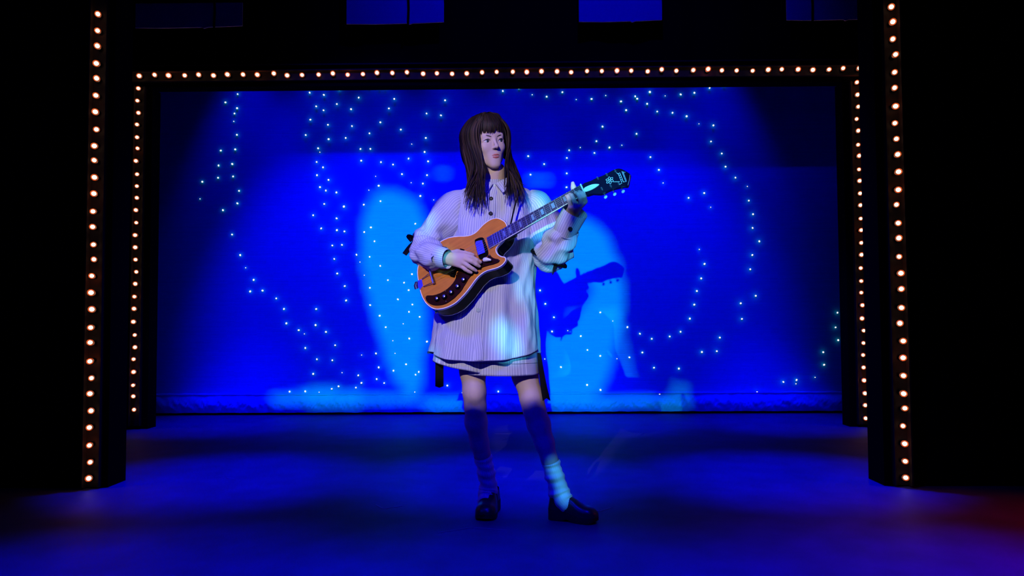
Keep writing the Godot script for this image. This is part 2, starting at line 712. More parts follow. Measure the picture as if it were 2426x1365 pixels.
func bulb_meshes() -> Dictionary:
	# one clear amber bulb, pointing along +z from its socket at the origin
	var env := MB.new()
	var up := Transform3D(Basis(Vector3.RIGHT, PI / 2), Vector3.ZERO)
	env.lathe([Vector2(0.0065, 0.004), Vector2(0.0085, 0.010), Vector2(0.0128, 0.018), Vector2(0.0146, 0.027), Vector2(0.0130, 0.036), Vector2(0.0082, 0.0425), Vector2(0.001, 0.045)], 14, up)
	var core := MB.new()
	core.ball(Vector3(0, 0, 0.0275), Vector3(0.0100, 0.0094, 0.0115), Basis(), 6, 10)
	var cup := MB.new()
	cup.lathe([Vector2(0.0100, -0.002), Vector2(0.0112, 0.003), Vector2(0.0104, 0.010), Vector2(0.0085, 0.0102)], 12, up)
	var em := env.mesh()
	em.surface_set_material(0, M.envelope)
	var cm := core.mesh()
	cm.surface_set_material(0, M.filament)
	var sm := cup.mesh()
	sm.surface_set_material(0, M.black_gloss)
	return {"env": em, "core": cm, "cup": sm}


# a channel with a row of bulbs from a to b (facing the auditorium)
func bulb_strip(called: String, label: String, a: Vector3, b: Vector3, count: int, ends: Vector2, flange: float, scale_to: float, kit: Dictionary, lamp_every: int) -> void:
	var t := thing(called, label, "light strip", a, "strips of warm bulbs lining the portals")
	var d := (b - a).normalized()
	var side := Vector3(-d.y, d.x, 0.0)
	var x := Transform3D(Basis(d, side, Vector3.BACK), Vector3.ZERO)
	var long := a.distance_to(b)
	var ch := MB.new()
	ch.box(Vector3(-ends.x, -0.036, -0.022), Vector3(long + ends.y, 0.036, -0.002), x)
	part("channel", ch, M.channel, t)
	for s in [-1.0, 1.0]:
		var fl := MB.new()
		fl.box(Vector3(-ends.x, s * 0.036 - 0.004, -0.022), Vector3(long + ends.y, s * 0.036 + 0.004, 0.034 if s == flange else 0.012), x)
		part("flange", fl, M.channel, t)
	for k in count:
		var o := MeshInstance3D.new()
		o.name = "bulb"
		o.mesh = kit.env
		var p := d * (long * k / (count - 1))
		var tilt := Basis(Vector3.RIGHT, rng.randf_range(-0.22, 0.22)) * Basis(Vector3.UP, rng.randf_range(-0.22, 0.22))
		o.transform = Transform3D(tilt.scaled(Vector3.ONE * scale_to * rng.randf_range(0.9, 1.08)), p + side * rng.randf_range(-0.003, 0.003))
		t.add_child(o, true)
		for w in [["filament", kit.core], ["socket", kit.cup]]:
			var q := MeshInstance3D.new()
			q.name = w[0]
			q.mesh = w[1]
			o.add_child(q, true)
		if k % lamp_every == lamp_every / 2:
			var l := OmniLight3D.new()
			l.name = numbered("bulb_glow")
			l.light_color = Color(1.0, 0.42, 0.18)
			l.light_energy = 0.0009 * lamp_every
			l.omni_range = 6.0
			l.omni_attenuation = 2.0
			l.light_size = 0.01
			l.shadow_enabled = true
			add_child(l)
			l.position = a + p + Vector3(0, 0, 0.027)


func build_portals() -> void:
	var kit := bulb_meshes()
	# front portal: two wide black flats reaching out of the picture
	for s in [-1.0, 1.0]:
		var inner := -2.030 if s < 0.0 else 1.958
		var t := thing("stage_flat", ("tall black flat of the front portal, left of the stage" if s < 0.0 else "tall black flat of the front portal, right of the stage"), "flat", Vector3(inner, 0, FRONT_Z), "front portal flats")
		var mb := MB.new()
		mb.box(Vector3(minf(0.0, s * 3.4), 0.0, -0.09), Vector3(maxf(0.0, s * 3.4), 4.6, -0.024))
		part("panel", mb, M.black, t)
		var ed := MB.new()
		ed.box(Vector3(-0.012, 0.0, -0.20), Vector3(0.012, 4.6, -0.0235))
		part("edge_board", ed, M.black, t)
		var rail := MB.new()
		rail.box(Vector3(minf(s * 0.14, s * 3.4), 0.0, -0.024), Vector3(maxf(s * 0.14, s * 3.4), 0.018, -0.012))
		part("bottom_rail", rail, M.black, t)
	bulb_strip("bulb_strip", "column of warm bulbs on the front portal, left side", Vector3(-2.087, 0.057, FRONT_Z), Vector3(-2.087, 2.446, FRONT_Z), 29, Vector2(0.05, 1.4), 1.0, 1.12, kit, 5)
	bulb_strip("bulb_strip", "column of warm bulbs on the front portal, right side", Vector3(2.025, 0.047, FRONT_Z), Vector3(2.025, 2.450, FRONT_Z), 29, Vector2(0.04, 1.4), -1.0, 1.12, kit, 5)
	# back portal: narrower flats with chalk drawing, header and border above
	for s in [-1.0, 1.0]:
		var inner := -2.868 if s < 0.0 else 2.690
		var t := thing("stage_flat", ("black chalk-drawn flat of the rear portal, left of the backdrop" if s < 0.0 else "black chalk-drawn flat of the rear portal, right of the backdrop"), "flat", Vector3(inner, 0, BACK_Z), "rear portal flats")
		var mb := MB.new()
		mb.box(Vector3(minf(0.0, s * 2.6), 0.0, -0.09), Vector3(maxf(0.0, s * 2.6), 2.733, -0.024))
		part("panel", mb, M.black, t)
		var ed := MB.new()
		ed.box(Vector3(-0.012, 0.0, -0.16), Vector3(0.012, 2.733, -0.0235))
		part("edge_board", ed, M.black, t)
		chalk(t, s, Vector3(inner, 0, BACK_Z))
	bulb_strip("bulb_strip", "column of warm bulbs on the rear portal, left side", Vector3(-2.945, 0.158, BACK_Z), Vector3(-2.945, 2.719, BACK_Z), 27, Vector2(0.13, 0.02), 1.0, 1.22, kit, 6)
	bulb_strip("bulb_strip", "column of warm bulbs on the rear portal, right side", Vector3(2.773, 0.070, BACK_Z), Vector3(2.773, 2.710, BACK_Z), 28, Vector2(0.05, 0.02), -1.0, 1.25, kit, 6)
	var h := thing("portal_header", "black header beam spanning the top of the rear portal", "beam", Vector3(0, 2.737, BACK_Z))
	var hb := MB.new()
	hb.box(Vector3(-3.45, 0.0, -0.14), Vector3(3.30, 0.17, -0.024))
	part("beam", hb, M.black, h)
	var lip := MB.new()
	lip.box(Vector3(-3.45, 0.160, -0.024), Vector3(3.30, 0.170, 0.02))
	part("top_lip", lip, M.channel, h)
	bulb_strip("bulb_strip", "row of warm bulbs along the header above the backdrop", Vector3(-3.054, 2.817, BACK_Z), Vector3(2.905, 2.818, BACK_Z), 51, Vector2(0.25, 0.25), 1.0, 1.40, kit, 6)
	# black border cloth hung in soft pleats above the header
	var rows := []
	for r in 2:
		var row := PackedVector3Array()
		for k in 241:
			var x := -3.5 + 7.0 * k / 240.0
			row.append(Vector3(x, 2.914 + r * 1.9, BACK_Z - 0.10 + 0.014 * sin(x * 11.0) + 0.008 * sin(x * 27.0 + 1.0)))
		rows.append(row)
	var bm := MB.new()
	bm.sheet(rows, false, [], Vector3.BACK)
	var bt := thing("border_curtain", "black border curtain hanging above the bulb-lined header", "curtain", Vector3.ZERO)
	part("cloth", bm, M.black_cloth, bt)
	var pipe := MB.new()
	pipe.tube(PackedVector3Array([Vector3(-3.6, 4.82, BACK_Z - 0.1), Vector3(3.6, 4.82, BACK_Z - 0.1)]), PackedFloat32Array([0.024, 0.024]), 10)
	part("batten", pipe, M.black, bt)


func chalk(t: Node3D, s: float, base: Vector3) -> void:
	# faint chalk outline of a column: shaft line, capital ornament and base moulding
	var lines := []
	if s < 0.0:
		lines = [[Vector3(-3.0566, 1.7613, -2.8100), Vector3(-3.0540, 1.3960, -2.8100), Vector3(-3.0517, 1.0594, -2.8100), Vector3(-3.0495, 0.7243, -2.8100), Vector3(-3.0474, 0.3909, -2.8100), Vector3(-3.0463, 0.1252, -2.8100)], [Vector3(-3.1488, 1.7891, -2.8100), Vector3(-3.0469, 1.7884, -2.8100)], [Vector3(-3.1420, 1.7924, -2.8100), Vector3(-3.1292, 1.8364, -2.8100), Vector3(-3.0957, 1.8634, -2.8100), Vector3(-3.0516, 1.8699, -2.8100), Vector3(-3.0460, 1.9378, -2.8100), Vector3(-3.0737, 1.9720, -2.8100), Vector3(-3.1311, 1.9486, -2.8100)], [Vector3(-3.0494, 1.9378, -2.8100), Vector3(-3.0806, 1.9788, -2.8100), Vector3(-3.1118, 2.0131, -2.8100), Vector3(-3.1022, 2.0470, -2.8100), Vector3(-3.0650, 2.0604, -2.8100), Vector3(-3.0483, 2.0773, -2.8100), Vector3(-3.0573, 2.0059, -2.8100), Vector3(-3.0460, 1.9378, -2.8100)], [Vector3(-3.0423, 1.9207, -2.8100), Vector3(-3.0892, 1.8837, -2.8100), Vector3(-3.1225, 1.8432, -2.8100), Vector3(-3.0685, 1.8632, -2.8100), Vector3(-3.0423, 1.9207, -2.8100)], [Vector3(-3.1526, 0.8352, -2.8100), Vector3(-3.1258, 0.8451, -2.8100), Vector3(-3.1051, 0.8183, -2.8100), Vector3(-3.1111, 0.7781, -2.8100), Vector3(-3.1445, 0.7582, -2.8100), Vector3(-3.1507, 0.7248, -2.8100), Vector3(-3.1165, 0.6979, -2.8100)], [Vector3(-3.1642, 0.3414, -2.8100), Vector3(-3.0499, 0.3410, -2.8100)], [Vector3(-3.1608, 0.1488, -2.8100), Vector3(-3.1271, 0.1420, -2.8100), Vector3(-3.1066, 0.1221, -2.8100), Vector3(-3.0730, 0.1153, -2.8100), Vector3(-3.0524, 0.0921, -2.8100), Vector3(-3.0463, 0.1252, -2.8100)]]
	else:
		lines = [[Vector3(2.8701, 1.7818, -2.8100), Vector3(2.8631, 1.3606, -2.8100), Vector3(2.8582, 1.0282, -2.8100), Vector3(2.8567, 0.6972, -2.8100), Vector3(2.8551, 0.3678, -2.8100), Vector3(2.8601, 0.1709, -2.8100)], [Vector3(2.8701, 1.7818, -2.8100), Vector3(2.9629, 1.7811, -2.8100)], [Vector3(2.8772, 2.0706, -2.8100), Vector3(2.8898, 2.0436, -2.8100), Vector3(2.9167, 2.0568, -2.8100), Vector3(2.9495, 2.0431, -2.8100), Vector3(2.9591, 2.0262, -2.8100)], [Vector3(2.8835, 1.9226, -2.8100), Vector3(2.8946, 1.9696, -2.8100), Vector3(2.9219, 1.9996, -2.8100), Vector3(2.9553, 2.0095, -2.8100), Vector3(2.9512, 1.9759, -2.8100), Vector3(2.9273, 1.9492, -2.8100), Vector3(2.8936, 1.9292, -2.8100)], [Vector3(2.8745, 1.9630, -2.8100), Vector3(2.8937, 1.9326, -2.8100), Vector3(2.9338, 1.9458, -2.8100), Vector3(2.9604, 1.9456, -2.8100)], [Vector3(2.8696, 1.8958, -2.8100), Vector3(2.8866, 1.9159, -2.8100), Vector3(2.9262, 1.9055, -2.8100), Vector3(2.9593, 1.9053, -2.8100)], [Vector3(2.8830, 1.9025, -2.8100), Vector3(2.8987, 1.8688, -2.8100), Vector3(2.9312, 1.8417, -2.8100), Vector3(2.9577, 1.8415, -2.8100), Vector3(2.9520, 1.8751, -2.8100), Vector3(2.9228, 1.9022, -2.8100)], [Vector3(2.8915, 1.8453, -2.8100), Vector3(2.8842, 1.8152, -2.8100), Vector3(2.9037, 1.8016, -2.8100), Vector3(2.9503, 1.8080, -2.8100)], [Vector3(2.8943, 0.8888, -2.8100), Vector3(2.9026, 0.8226, -2.8100)], [Vector3(2.9338, 0.8886, -2.8100), Vector3(2.9425, 0.8389, -2.8100)], [Vector3(2.8678, 0.3480, -2.8100), Vector3(2.9433, 0.3510, -2.8100)], [Vector3(2.8622, 0.1217, -2.8100), Vector3(2.8881, 0.1118, -2.8100), Vector3(2.9019, 0.1380, -2.8100), Vector3(2.9214, 0.1313, -2.8100), Vector3(2.9380, 0.1411, -2.8100)]]
	for l in lines:
		var mb := MB.new()
		var p := smooth_path(l, 4)
		var left := PackedVector3Array()
		var right := PackedVector3Array()
		for k in p.size():
			var d := (p[mini(k + 1, p.size() - 1)] - p[maxi(k - 1, 0)]).normalized()
			var q := Vector3(-d.y, d.x, 0) * 0.005
			var c := p[k] - base
			c.z = -0.0225
			left.append(c - q)
			right.append(c + q)
		mb.sheet([left, right], false, [], Vector3.BACK)
		part("chalk_line", mb, M.chalk, t)


func build_drop() -> void:
	var stars := [
	-2.490, 2.938, 0.0076,  -2.602, 2.862, 0.0076,  -2.494, 2.807, 0.0076,  -2.517, 2.758, 0.0076,  -2.523, 2.685, 0.0044,  -2.493, 2.560, 0.0076,
	-2.640, 2.415, 0.0076,  -2.507, 2.425, 0.0076,  -2.659, 2.277, 0.0076,  -2.533, 2.290, 0.0076,  -2.662, 2.164, 0.0076,  -2.524, 2.175, 0.0076,
	-2.807, 2.128, 0.0076,  -2.468, 2.042, 0.0076,  -1.825, 2.946, 0.0076,  -1.694, 2.924, 0.0076,  -1.554, 2.970, 0.0076,  -1.373, 2.896, 0.0076,
	-1.276, 3.006, 0.0076,  -1.183, 2.995, 0.0076,  -1.134, 2.991, 0.0076,  -1.046, 2.881, 0.0076,  -1.574, 2.838, 0.0076,  -1.764, 2.818, 0.0076,
	-1.696, 2.781, 0.0076,  -1.443, 2.789, 0.0076,  -1.095, 2.793, 0.0076,  -1.817, 2.695, 0.0076,  -1.655, 2.646, 0.0076,  -1.434, 2.632, 0.0076,
	-1.173, 2.665, 0.0076,  -1.273, 2.564, 0.0076,  -1.859, 2.553, 0.0076,  -1.648, 2.513, 0.0076,  -1.491, 2.523, 0.0076,  -1.744, 2.429, 0.0076,
	-1.728, 2.393, 0.0044,  -1.355, 2.420, 0.0076,  -1.264, 2.420, 0.0076,  -1.757, 2.303, 0.0076,  -1.698, 2.253, 0.0076,  -1.348, 2.312, 0.0076,
	-1.167, 2.297, 0.0076,  -1.056, 2.274, 0.0076,  -1.753, 2.181, 0.0076,  -1.647, 2.137, 0.0076,  -1.725, 2.071, 0.0076,  -1.671, 2.039, 0.0076,
	-1.574, 2.021, 0.0076,  -1.215, 2.167, 0.0044,  -1.187, 2.080, 0.0092,  -1.277, 2.040, 0.0044,  -2.826, 1.970, 0.0044,  -2.482, 1.927, 0.0076,
	-2.614, 1.865, 0.0076,  -2.528, 1.641, 0.0076,  -2.451, 1.452, 0.0076,  -2.400, 1.336, 0.0044,  -2.326, 1.225, 0.0076,  -2.357, 1.120, 0.0076,
	-2.244, 1.127, 0.0076,  -2.118, 1.055, 0.0076,  -1.685, 1.916, 0.0076,  -1.786, 1.813, 0.0076,  -1.712, 1.692, 0.0076,  -1.571, 1.783, 0.0076,
	-1.568, 1.675, 0.0076,  -1.499, 1.663, 0.0076,  -1.505, 1.891, 0.0092,  -1.609, 1.535, 0.0076,  -1.521, 1.540, 0.0076,  -1.591, 1.412, 0.0076,
	-1.563, 1.279, 0.0076,  -1.494, 1.164, 0.0076,  -1.481, 1.033, 0.0076,  -1.323, 1.907, 0.0076,  -1.170, 1.938, 0.0076,  -1.257, 1.698, 0.0076,
	-1.318, 1.656, 0.0076,  -1.224, 1.571, 0.0076,  -1.388, 1.449, 0.0076,  -1.268, 1.429, 0.0076,  -1.356, 1.382, 0.0044,  -1.171, 1.346, 0.0076,
	-1.316, 1.262, 0.0044,  -1.101, 1.216, 0.0076,  -1.265, 1.147, 0.0076,  -2.047, 0.959, 0.0076,  -2.024, 0.828, 0.0076,  -1.911, 0.766, 0.0076,
	-1.859, 0.732, 0.0044,  -1.850, 0.604, 0.0076,  -1.753, 0.957, 0.0076,  -1.758, 0.811, 0.0076,  -1.663, 0.749, 0.0076,  -1.579, 0.628, 0.0076,
	-1.744, 0.502, 0.0076,  -1.604, 0.492, 0.0076,  -1.777, 0.370, 0.0076,  -1.515, 0.380, 0.0044,  -1.338, 0.538, 0.0044,  -1.208, 0.552, 0.0076,
	-1.183, 0.426, 0.0076,  -1.049, 0.396, 0.0076,  -1.368, 0.355, 0.0076,  -1.201, 0.321, 0.0076,  -1.339, 0.287, 0.0076,  -1.133, 0.285, 0.0076,
	-1.389, 0.245, 0.0076,  -1.546, 0.257, 0.0076,  -1.608, 0.235, 0.0076,  -1.990, 0.211, 0.0076,  -1.848, 0.213, 0.0076,  -1.722, 0.205, 0.0044,
	-1.372, 0.150, 0.0076,  -1.199, 0.144, 0.0044,  -1.262, 0.990, 0.0076,  -1.175, 0.893, 0.0076,  -1.120, 0.789, 0.0076,  -1.055, 0.666, 0.0044,
	-1.035, 0.552, 0.0044,  -0.632, 3.016, 0.0044,  -0.579, 2.864, 0.0076,  -0.049, 2.946, 0.0076,  0.099, 2.970, 0.0076,  0.220, 2.909, 0.0044,
	0.352, 2.890, 0.0076,  -0.749, 2.743, 0.0076,  -0.617, 2.725, 0.0076,  -0.985, 2.596, 0.0076,  -0.885, 2.461, 0.0044,  -0.756, 2.517, 0.0076,
	-0.767, 2.388, 0.0076,  -0.914, 2.328, 0.0076,  -0.735, 2.301, 0.0076,  -0.974, 2.185, 0.0076,  -0.745, 2.174, 0.0076,  -0.890, 2.106, 0.0044,
	-0.783, 2.097, 0.0076,  0.180, 2.342, 0.0076,  0.325, 2.268, 0.0076,  0.200, 2.172, 0.0076,  -0.806, 1.983, 0.0076,  -0.684, 1.946, 0.0044,
	-0.852, 1.729, 0.0076,  -0.882, 1.269, 0.0076,  -0.954, 1.192, 0.0076,  -0.912, 1.124, 0.0076,  -1.010, 1.041, 0.0076,  -0.878, 0.993, 0.0076,
	-0.909, 0.927, 0.0076,  -0.812, 0.881, 0.0076,  -0.669, 0.853, 0.0076,  -0.961, 0.819, 0.0044,  -0.906, 0.685, 0.0076,  -0.746, 0.657, 0.0076,
	-0.935, 0.453, 0.0076,  -0.820, 0.384, 0.0076,  -0.849, 0.359, 0.0076,  -0.562, 0.260, 0.0076,  -0.856, 0.203, 0.0044,  -0.425, 0.193, 0.0076,
	-0.102, 0.205, 0.0076,  0.327, 0.993, 0.0076,  0.404, 0.871, 0.0076,  0.386, 0.743, 0.0076,  0.319, 0.495, 0.0044,  0.496, 2.930, 0.0076,
	0.622, 2.861, 0.0044,  0.762, 2.865, 0.0076,  0.892, 2.896, 0.0044,  1.031, 2.840, 0.0076,  1.161, 2.886, 0.0076,  1.179, 2.864, 0.0076,
	1.295, 2.925, 0.0092,  1.269, 2.816, 0.0076,  1.077, 2.759, 0.0076,  1.360, 2.744, 0.0076,  1.499, 2.731, 0.0076,  1.627, 2.698, 0.0092,
	1.576, 2.900, 0.0076,  1.434, 2.888, 0.0044,  1.701, 2.914, 0.0076,  1.840, 2.957, 0.0076,  0.860, 2.609, 0.0076,  1.169, 2.540, 0.0076,
	0.803, 2.475, 0.0076,  0.921, 2.416, 0.0076,  1.034, 2.436, 0.0044,  0.655, 2.418, 0.0044,  0.554, 2.393, 0.0076,  0.532, 2.323, 0.0076,
	0.784, 2.367, 0.0076,  0.530, 2.181, 0.0076,  0.527, 2.054, 0.0076,  1.293, 2.325, 0.0076,  1.368, 2.207, 0.0076,  1.405, 2.087, 0.0044,
	1.776, 1.992, 0.0076,  1.869, 2.612, 0.0076,  1.845, 2.464, 0.0076,  1.738, 2.627, 0.0044,  1.634, 1.949, 0.0076,  1.833, 1.862, 0.0044,
	1.724, 1.479, 0.0044,  1.769, 1.347, 0.0076,  1.737, 1.216, 0.0076,  1.696, 1.102, 0.0076,  0.280, 1.115, 0.0076,  0.439, 1.943, 0.0076,
	0.823, 0.913, 0.0076,  0.935, 0.835, 0.0044,  0.528, 0.750, 0.0044,  0.645, 0.700, 0.0076,  0.704, 0.575, 0.0076,  0.819, 0.521, 0.0076,
	0.969, 0.495, 0.0044,  1.081, 0.507, 0.0076,  1.198, 0.550, 0.0076,  1.066, 0.779, 0.0076,  1.178, 0.719, 0.0076,  1.284, 0.673, 0.0076,
	1.446, 0.693, 0.0076,  1.544, 0.735, 0.0076,  1.629, 0.853, 0.0076,  1.671, 0.979, 0.0076,  1.733, 0.552, 0.0076,  1.867, 0.559, 0.0076,
	1.301, 0.413, 0.0076,  1.524, 0.404, 0.0076,  0.464, 0.422, 0.0076,  0.698, 0.261, 0.0076,  0.818, 0.216, 0.0076,  1.216, 0.142, 0.0076,
	1.348, 0.178, 0.0076,  1.732, 0.145, 0.0076,  1.972, 2.987, 0.0076,  1.941, 2.353, 0.0076,  1.973, 2.232, 0.0076,  2.061, 2.131, 0.0076,
	2.167, 2.050, 0.0044,  2.178, 1.920, 0.0076,  2.214, 1.796, 0.0076,  2.208, 1.671, 0.0076,  2.266, 1.549, 0.0076,  2.201, 1.425, 0.0076,
	2.180, 1.296, 0.0076,  2.225, 1.056, 0.0076,  2.089, 0.989, 0.0076,  3.061, 1.017, 0.0076,  2.097, 0.848, 0.0076,  1.896, 0.681, 0.0076,
	2.955, 0.900, 0.0076,  2.935, 0.768, 0.0076,  2.956, 0.653, 0.0076,  2.820, 0.546, 0.0076,  2.825, 0.433, 0.0076,  2.742, 0.321, 0.0044,
	2.458, 0.281, 0.0076,  2.576, 0.298, 0.0076,  2.570, 0.264, 0.0044,  2.221, 0.191, 0.0076,  2.089, 0.163, 0.0076,  2.370, 0.159, 0.0076]
	var t := thing("star_backdrop", "blue cloth backdrop pricked with small white star lights", "backdrop", Vector3(0, 0, DROP_Z))
	var rows := []
	for r in 25:
		var row := PackedVector3Array()
		var y := 0.172 + (3.9 - 0.172) * r / 24.0
		for k in 121:
			var x := -3.9 + 7.6 * k / 120.0
			row.append(Vector3(x, y, 0.006 * sin(x * 1.7 + 0.4) + 0.003 * sin(x * 5.3 + y) * smoothstep(1.2, 0.2, y)))
		rows.append(row)
	var mb := MB.new()
	mb.sheet(rows, false, [], Vector3.BACK)
	part("cloth", mb, M.drop, t)
	# the rumpled hem with its chain pocket: a welt on top, puckers below
	var nz := FastNoiseLite.new()
	nz.seed = 9
	nz.frequency = 1.0
	rows = []
	for r in 15:
		var row := PackedVector3Array()
		var q := r / 14.0
		for k in 521:
			var x := -3.9 + 7.6 * k / 520.0
			var y := 0.022 + 0.160 * q + 0.004 * nz.get_noise_2d(x * 6.0, 3.0)
			var z := 0.012 + 0.022 * sin(PI * clampf(q * 1.02, 0.0, 1.0)) + 0.016 * nz.get_noise_2d(x * 14.0 + y * 4.0, y * 9.0) * sin(PI * q) + 0.011 * nz.get_noise_2d(x * 42.0 + y * 18.0, y * 10.0 + 40.0) * sin(PI * q)
			row.append(Vector3(x, y, z))
		rows.append(row)
	var hm := MB.new()
	hm.sheet(rows, false, [], Vector3.BACK)
	part("hem_pocket", hm, M.drop, t, "rumpled hem along the bottom of the cloth")
	var pth := PackedVector3Array()
	var rad := PackedFloat32Array()
	for k in 261:
		var x := -3.9 + 7.6 * k / 260.0
		pth.append(Vector3(x, 0.186 + 0.004 * nz.get_noise_2d(x * 5.0, 20.0), 0.010 + 0.006 * nz.get_noise_2d(x * 9.0, 60.0)))
		rad.append(0.011 + 0.005 * nz.get_noise_2d(x * 8.0, 90.0))
	var wm := MB.new()
	wm.tube(pth, rad, 8)
	part("hem_fold", wm, M.drop, t)
	var ball := SphereMesh.new()
	ball.radius = 1.0
	ball.height = 2.0
	ball.radial_segments = 10
	ball.rings = 5
	ball.material = M.star
	for k in range(0, stars.size(), 3):
		var o := MeshInstance3D.new()
		o.name = "star_light"
		o.mesh = ball
		var s: float = stars[k + 2]
		o.transform = Transform3D(Basis(Vector3(0, 0, 1), rng.randf_range(0, 3.0)).scaled_local(Vector3(s * rng.randf_range(0.95, 1.3), s * rng.randf_range(0.85, 1.1), s * 0.8)), Vector3(stars[k], stars[k + 1], 0.012))
		t.add_child(o, true)


func build_upper_panels() -> void:
	# pale canvas panels hung in front of the border, each catching the blue wash; cables run down some of them
	var spec := [
		[Vector3(-2.9414, 3.3752, -2.7200), Vector3(-2.0891, 3.1758, -2.7200), 508.0, "dim blue-lit canvas panel above the header, at the far left"],
		[Vector3(-1.2604, 3.3922, -2.7200), Vector3(-0.4896, 3.1908, -2.7200), 967.0, "blue-lit canvas panel above the header, second from the left"],
		[Vector3(0.5760, 3.3735, -2.7200), Vector3(1.2292, 3.1909, -2.7200), 0.0, "blue-lit canvas panel without a cable above the header"],
		[Vector3(2.2065, 3.3569, -2.7200), Vector3(2.9228, 3.1877, -2.7200), 1924.0, "blue-lit canvas panel above the header, at the far right"]]
	var cords := [-2.3078, -0.7710, 0.0, 2.4016]
	for k in 4:
		var a: Vector3 = spec[k][0]
		var b: Vector3 = spec[k][1]
		var t := thing("canvas_panel", spec[k][3], "panel", Vector3(a.x, b.y, -2.72), "blue-lit canvas panels over the header")
		var w := b.x - a.x
		var hgt: float = (a.y - b.y) if k == 0 else 0.42
		var mb := MB.new()
		var poly := PackedVector2Array([Vector2(0, 0.004), Vector2(w * 0.3, 0.0), Vector2(w * 0.62, 0.004), Vector2(w * 0.64, -0.006), Vector2(w * 0.68, 0.004), Vector2(w, 0.012), Vector2(w, hgt), Vector2(0, hgt)])
		mb.plate(poly, 0.0, 0.012, Transform3D(), false)
		part("canvas", mb, M.panel, t)
		var bar := MB.new()
		bar.box(Vector3(-0.02, hgt, -0.012), Vector3(w + 0.02, hgt + 0.03, 0.016))
		part("top_bar", bar, M.black, t)
		if cords[k] != 0.0:
			var cm := MB.new()
			var x: float = cords[k] - a.x
			cm.tube(PackedVector3Array([Vector3(x, -0.02, 0.024), Vector3(x + 0.004, 0.12, 0.022), Vector3(x - 0.002, 0.3, 0.024), Vector3(x, hgt + 0.02, 0.024)]), PackedFloat32Array([0.009, 0.009, 0.009, 0.009]), 8)
			part("cable", cm, M.black, t)


